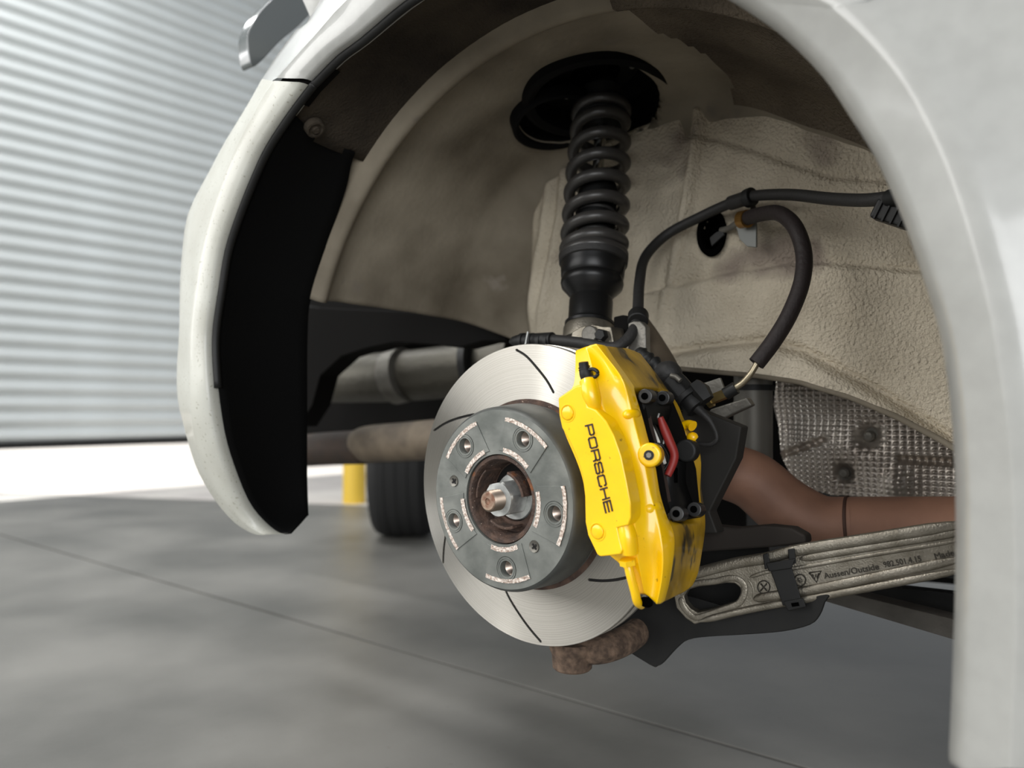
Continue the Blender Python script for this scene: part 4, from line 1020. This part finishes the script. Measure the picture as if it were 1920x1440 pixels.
tube('bent_section', [at(1300, 850, Y=.21), at(1350, 878, Y=.22), at(1412, 902, Y=.235), at(1470, 950, Y=.25), at(1535, 985, Y=.26), at(1592, 990, Y=.27)], [.034, .034, .035, .036, .036, .036], M_pipe, xp, n=8, seg=36)
tube('straight_section', [at(1588, 991, Y=.27), at(1690, 992, Y=.29), at(1850, 994, Y=.31)], [.0365, .0365, .0365], M_pipe, xp, n=6, seg=36)
wl_ = spline([at(1590, 991, Y=.27), at(1596, 991, Y=.2705)], 3); vs, fs = tube_data(wl_, .0378, 36); mesh('weld_bead', vs, fs, mat('dark_weld', (72, 48, 38), .7, .2), xp)
tube('pipe_clamp', [at(1330, 862, Y=.215), at(1352, 878, Y=.218)], .039, mat('brown_clamp', (58, 50, 42), .6, .4), xp, n=1, seg=36)
cn = thing('canister', 'dull grey upright canister between heat shield and caliper', 'canister', loc=at(1412, 860, Y=.30))
p0, p1 = at(1412, 880, Y=.33), at(1412, 700, Y=.33)
lathe('canister_shell', [(.024, 0), (.025, .01), (.025, (p1 - p0).length), (.02, (p1 - p0).length + .004)], p0, p1 - p0, mat('dull_grey_metal', (104, 101, 94), .5, .4), cn, seg=32)
lathe('canister_cap', [(.0262, (p1 - p0).length * .82), (.0262, (p1 - p0).length * .88)], p0, p1 - p0, M_black, cn, seg=32)
bgp = thing('bracket_plate', 'pale grey metal bracket beside the hose fitting, behind the caliper', 'bracket', loc=at(1345, 725, Y=.17))
kplate('flat_tab', [(1308, 722), (1350, 708), (1360, 735), (1345, 745), (1318, 748)], .165, .004, M_castd, par=bgp, bevel=.001)
kplate('lower_arm', [(1330, 768), (1400, 745), (1410, 760), (1345, 790), (1330, 782)], .17, .012, M_castd, par=bgp)

# ------------------------------------------------------------------ cables and hoses
cbl = thing('sensor_cable', 'long black cable curving up the inner wing and right to the fender', 'cable', loc=at(1200, 500, Y=.25))
cpts = [(1036, 637, .10), (1090, 643, .10), (1145, 652, .10), (1172, 640, .11), (1190, 615, .125), (1196, 580, .15), (1199, 530, .19), (1210, 482, .235), (1250, 440, .265), (1310, 408, .27), (1365, 383, .265), (1410, 368, .25), (1480, 365, .22), (1560, 373, .18), (1630, 375, .14), (1700, 366, .11)]
tube('cable_sheath', [at(x, y, Y=Y) for x, y, Y in cpts], .0068, M_rubber, cbl, n=8, seg=16)
tube('grommet', [at(1196, 604, Y=.13), at(1197, 590, Y=.142)], .0125, M_black, cbl, n=1, seg=24, bevel=.002)
tube('cable_clamp', [at(1399, 373, Y=.253), at(1412, 368, Y=.249)], .0118, M_black, cbl, n=1, seg=24, bevel=.002)
tube('clamp_stalk', [at(1410, 378, Y=.252), at(1413, 396, Y=.285)], .0035, M_black, cbl, n=1)
tube('rubber_collar', [at(1370, 381, Y=.264), at(1398, 372, Y=.254)], .0092, M_rubber, cbl, n=1, seg=20)
tube('end_sleeve', [at(1668, 372, Y=.123), at(1720, 362, Y=.10)], .0085, M_black, cbl, n=1, seg=20)
cc = thing('cable_connector', 'black ribbed cable connector lying on top of the brake disc', 'connector', loc=at(1000, 640, Y=.10))
tube('connector_body', [at(962, 645, Y=.10), at(972, 640, Y=.10), at(1036, 637, Y=.10)], [.006, .0085, .0095], M_black, cc, n=3, seg=20)
for x in (978, 995, 1012, 1026): tube('connector_rib', [at(x, 640, Y=.10), at(x + 6, 639.6, Y=.10)], .0105, M_black, cc, n=1, seg=20)
tube('steel_pin', [at(984, 652, Y=.085), at(990, 622, Y=.085)], .0013, M_steel, cc, n=1, seg=8)
rc = thing('ribbed_connector', 'black ribbed plug at right edge of the inner wing, below the cable', 'connector', loc=at(1672, 400, Y=.13))
b_ = at(1676, 402, Y=.13)
box('plug_body', b_, (.036, .02, .020), M_black, rc, axes=(Vector((.87, 0, -.45)).normalized(), EY, Vector((.45, 0, .87)).normalized()), bevel=.003)
for k in range(4): box('plug_rib', b_ + Vector((.87, 0, -.45)).normalized() * (-.012 + k * .008) + Vector((0, -.010, 0)), (.0022, .004, .021), M_black, rc, axes=(Vector((.87, 0, -.45)).normalized(), EY, Vector((.45, 0, .87)).normalized()), bevel=.0005)

hz = thing('brake_hose', 'thick black brake hose looping from wall bracket down to the caliper', 'hose', loc=at(1500, 500, Y=.2))
hp = [(1395, 411, .262), (1425, 402, .24), (1460, 400, .215), (1490, 425, .195), (1507, 475, .185), (1503, 530, .175), (1480, 590, .165), (1450, 640, .155), (1418, 682, .145)]
tube('rubber_sleeve', [at(x, y, Y=Y) for x, y, Y in hp], .0090, mat('hose_rubber', (40, 34, 33), .6, bump=.4, bscale=200, spec=.3), hz, n=8, seg=20)
tube('metal_pipe', [at(1420, 680, Y=.146), at(1408, 700, Y=.143), at(1392, 718, Y=.142), at(1374, 730, Y=.140)], .0034, mat('pipe_zinc', (150, 140, 118), .35, .8), hz, n=6, seg=14)
tube('end_sleeve', [at(1380, 727, Y=.141), at(1360, 739, Y=.139)], .0072, M_black, hz, n=1, seg=18)
tube('hose_fitting', [at(1364, 737, Y=.1395), at(1330, 751, Y=.137)], .0058, M_brass, hz, n=1, seg=6)
tube('fitting_ring', [at(1334, 749, Y=.1372), at(1326, 753, Y=.1368)], .0082, M_brass, hz, n=1, seg=18)
tube('banjo_collar', [at(1390, 412, Y=.2625), at(1402, 410, Y=.257)], .0112, mat('gold_zinc', (150, 112, 58), .35, .8), hz, n=1, seg=24)
hbk = thing('hose_bracket', 'grey tongue-shaped bracket on the inner wing holding the brake hose', 'bracket', loc=at(1398, 430, Y=.265))
kpts = [(1382, 405), (1389, 397), (1400, 397), (1414, 402), (1418, 420), (1418, 464), (1400, 462), (1386, 448), (1380, 425)]
kplate('bracket_tongue', kpts, .270, .004, mat('grey_painted_bracket', (112, 114, 110), .5, .1), par=hbk, bevel=.001)
tube('bracket_rod', [at(1352, 432, Y=.292), at(1368, 428, Y=.286), at(1384, 416, Y=.276)], .0042, M_castd, hbk, n=4, seg=12)
kplate('rod_head', [(1330, 446), (1341, 436), (1356, 428), (1358, 440), (1345, 452), (1334, 462)], .288, .004, M_black, par=hbk, bevel=.001)

# wear sensor plug and its wire, right of the caliper
wp = thing('sensor_plug', 'black two-piece sensor plug tucked behind the caliper top right', 'connector', loc=at(1270, 730, Y=.10))
YP = .085
def tp(name, l, r, m, par, **k): return tube(name, [at(x, y, Y=Y) for x, y, Y in l], r, m, par, **k)
tp('corrugated_boot', [(1196, 656, YP), (1202, 664, YP), (1208, 668, YP), (1214, 674, YP), (1220, 679, YP), (1226, 683, YP), (1232, 688, YP), (1240, 695, YP)], [.005, .009, .0065, .0095, .0065, .010, .007, .009], M_black, wp, n=3, seg=20)
tp('boot_bulge', [(1236, 690, YP), (1248, 698, YP), (1258, 706, YP), (1264, 716, YP)], [.008, .0145, .0140, .009], M_rubber, wp, n=4, seg=24)
tp('plug_housing', [(1258, 712, YP), (1268, 722, YP), (1290, 748, YP)], [.0140, .0145, .0145], M_black, wp, n=1, seg=8, bevel=.0015)
tp('locking_ring', [(1286, 742, YP), (1293, 750, YP)], .0165, M_black, wp, n=1, seg=24, bevel=.001)
tp('plug_body', [(1292, 748, YP), (1308, 766, YP)], .0125, M_black, wp, n=1, seg=20, bevel=.001)
tp('latch', [(1258, 704, YP - .018), (1268, 707, YP - .018), (1276, 714, YP - .018)], .003, M_castd, wp, n=1, seg=8)
tp('latch_clip', [(1300, 722, YP), (1312, 735, YP), (1325, 752, YP)], [.009, .012, .009], M_black, wp, n=1, seg=6)
tp('plug_wire', [(1306, 764, YP), (1318, 775, YP), (1332, 790, YP), (1343, 812, YP), (1343, 826, YP), (1330, 834, YP), (1310, 832, YP)], [.006, .0045, .0032, .0026, .0024, .0024, .0024], M_rubber, wp, n=6, seg=12)

print('objects', len(D.objects))
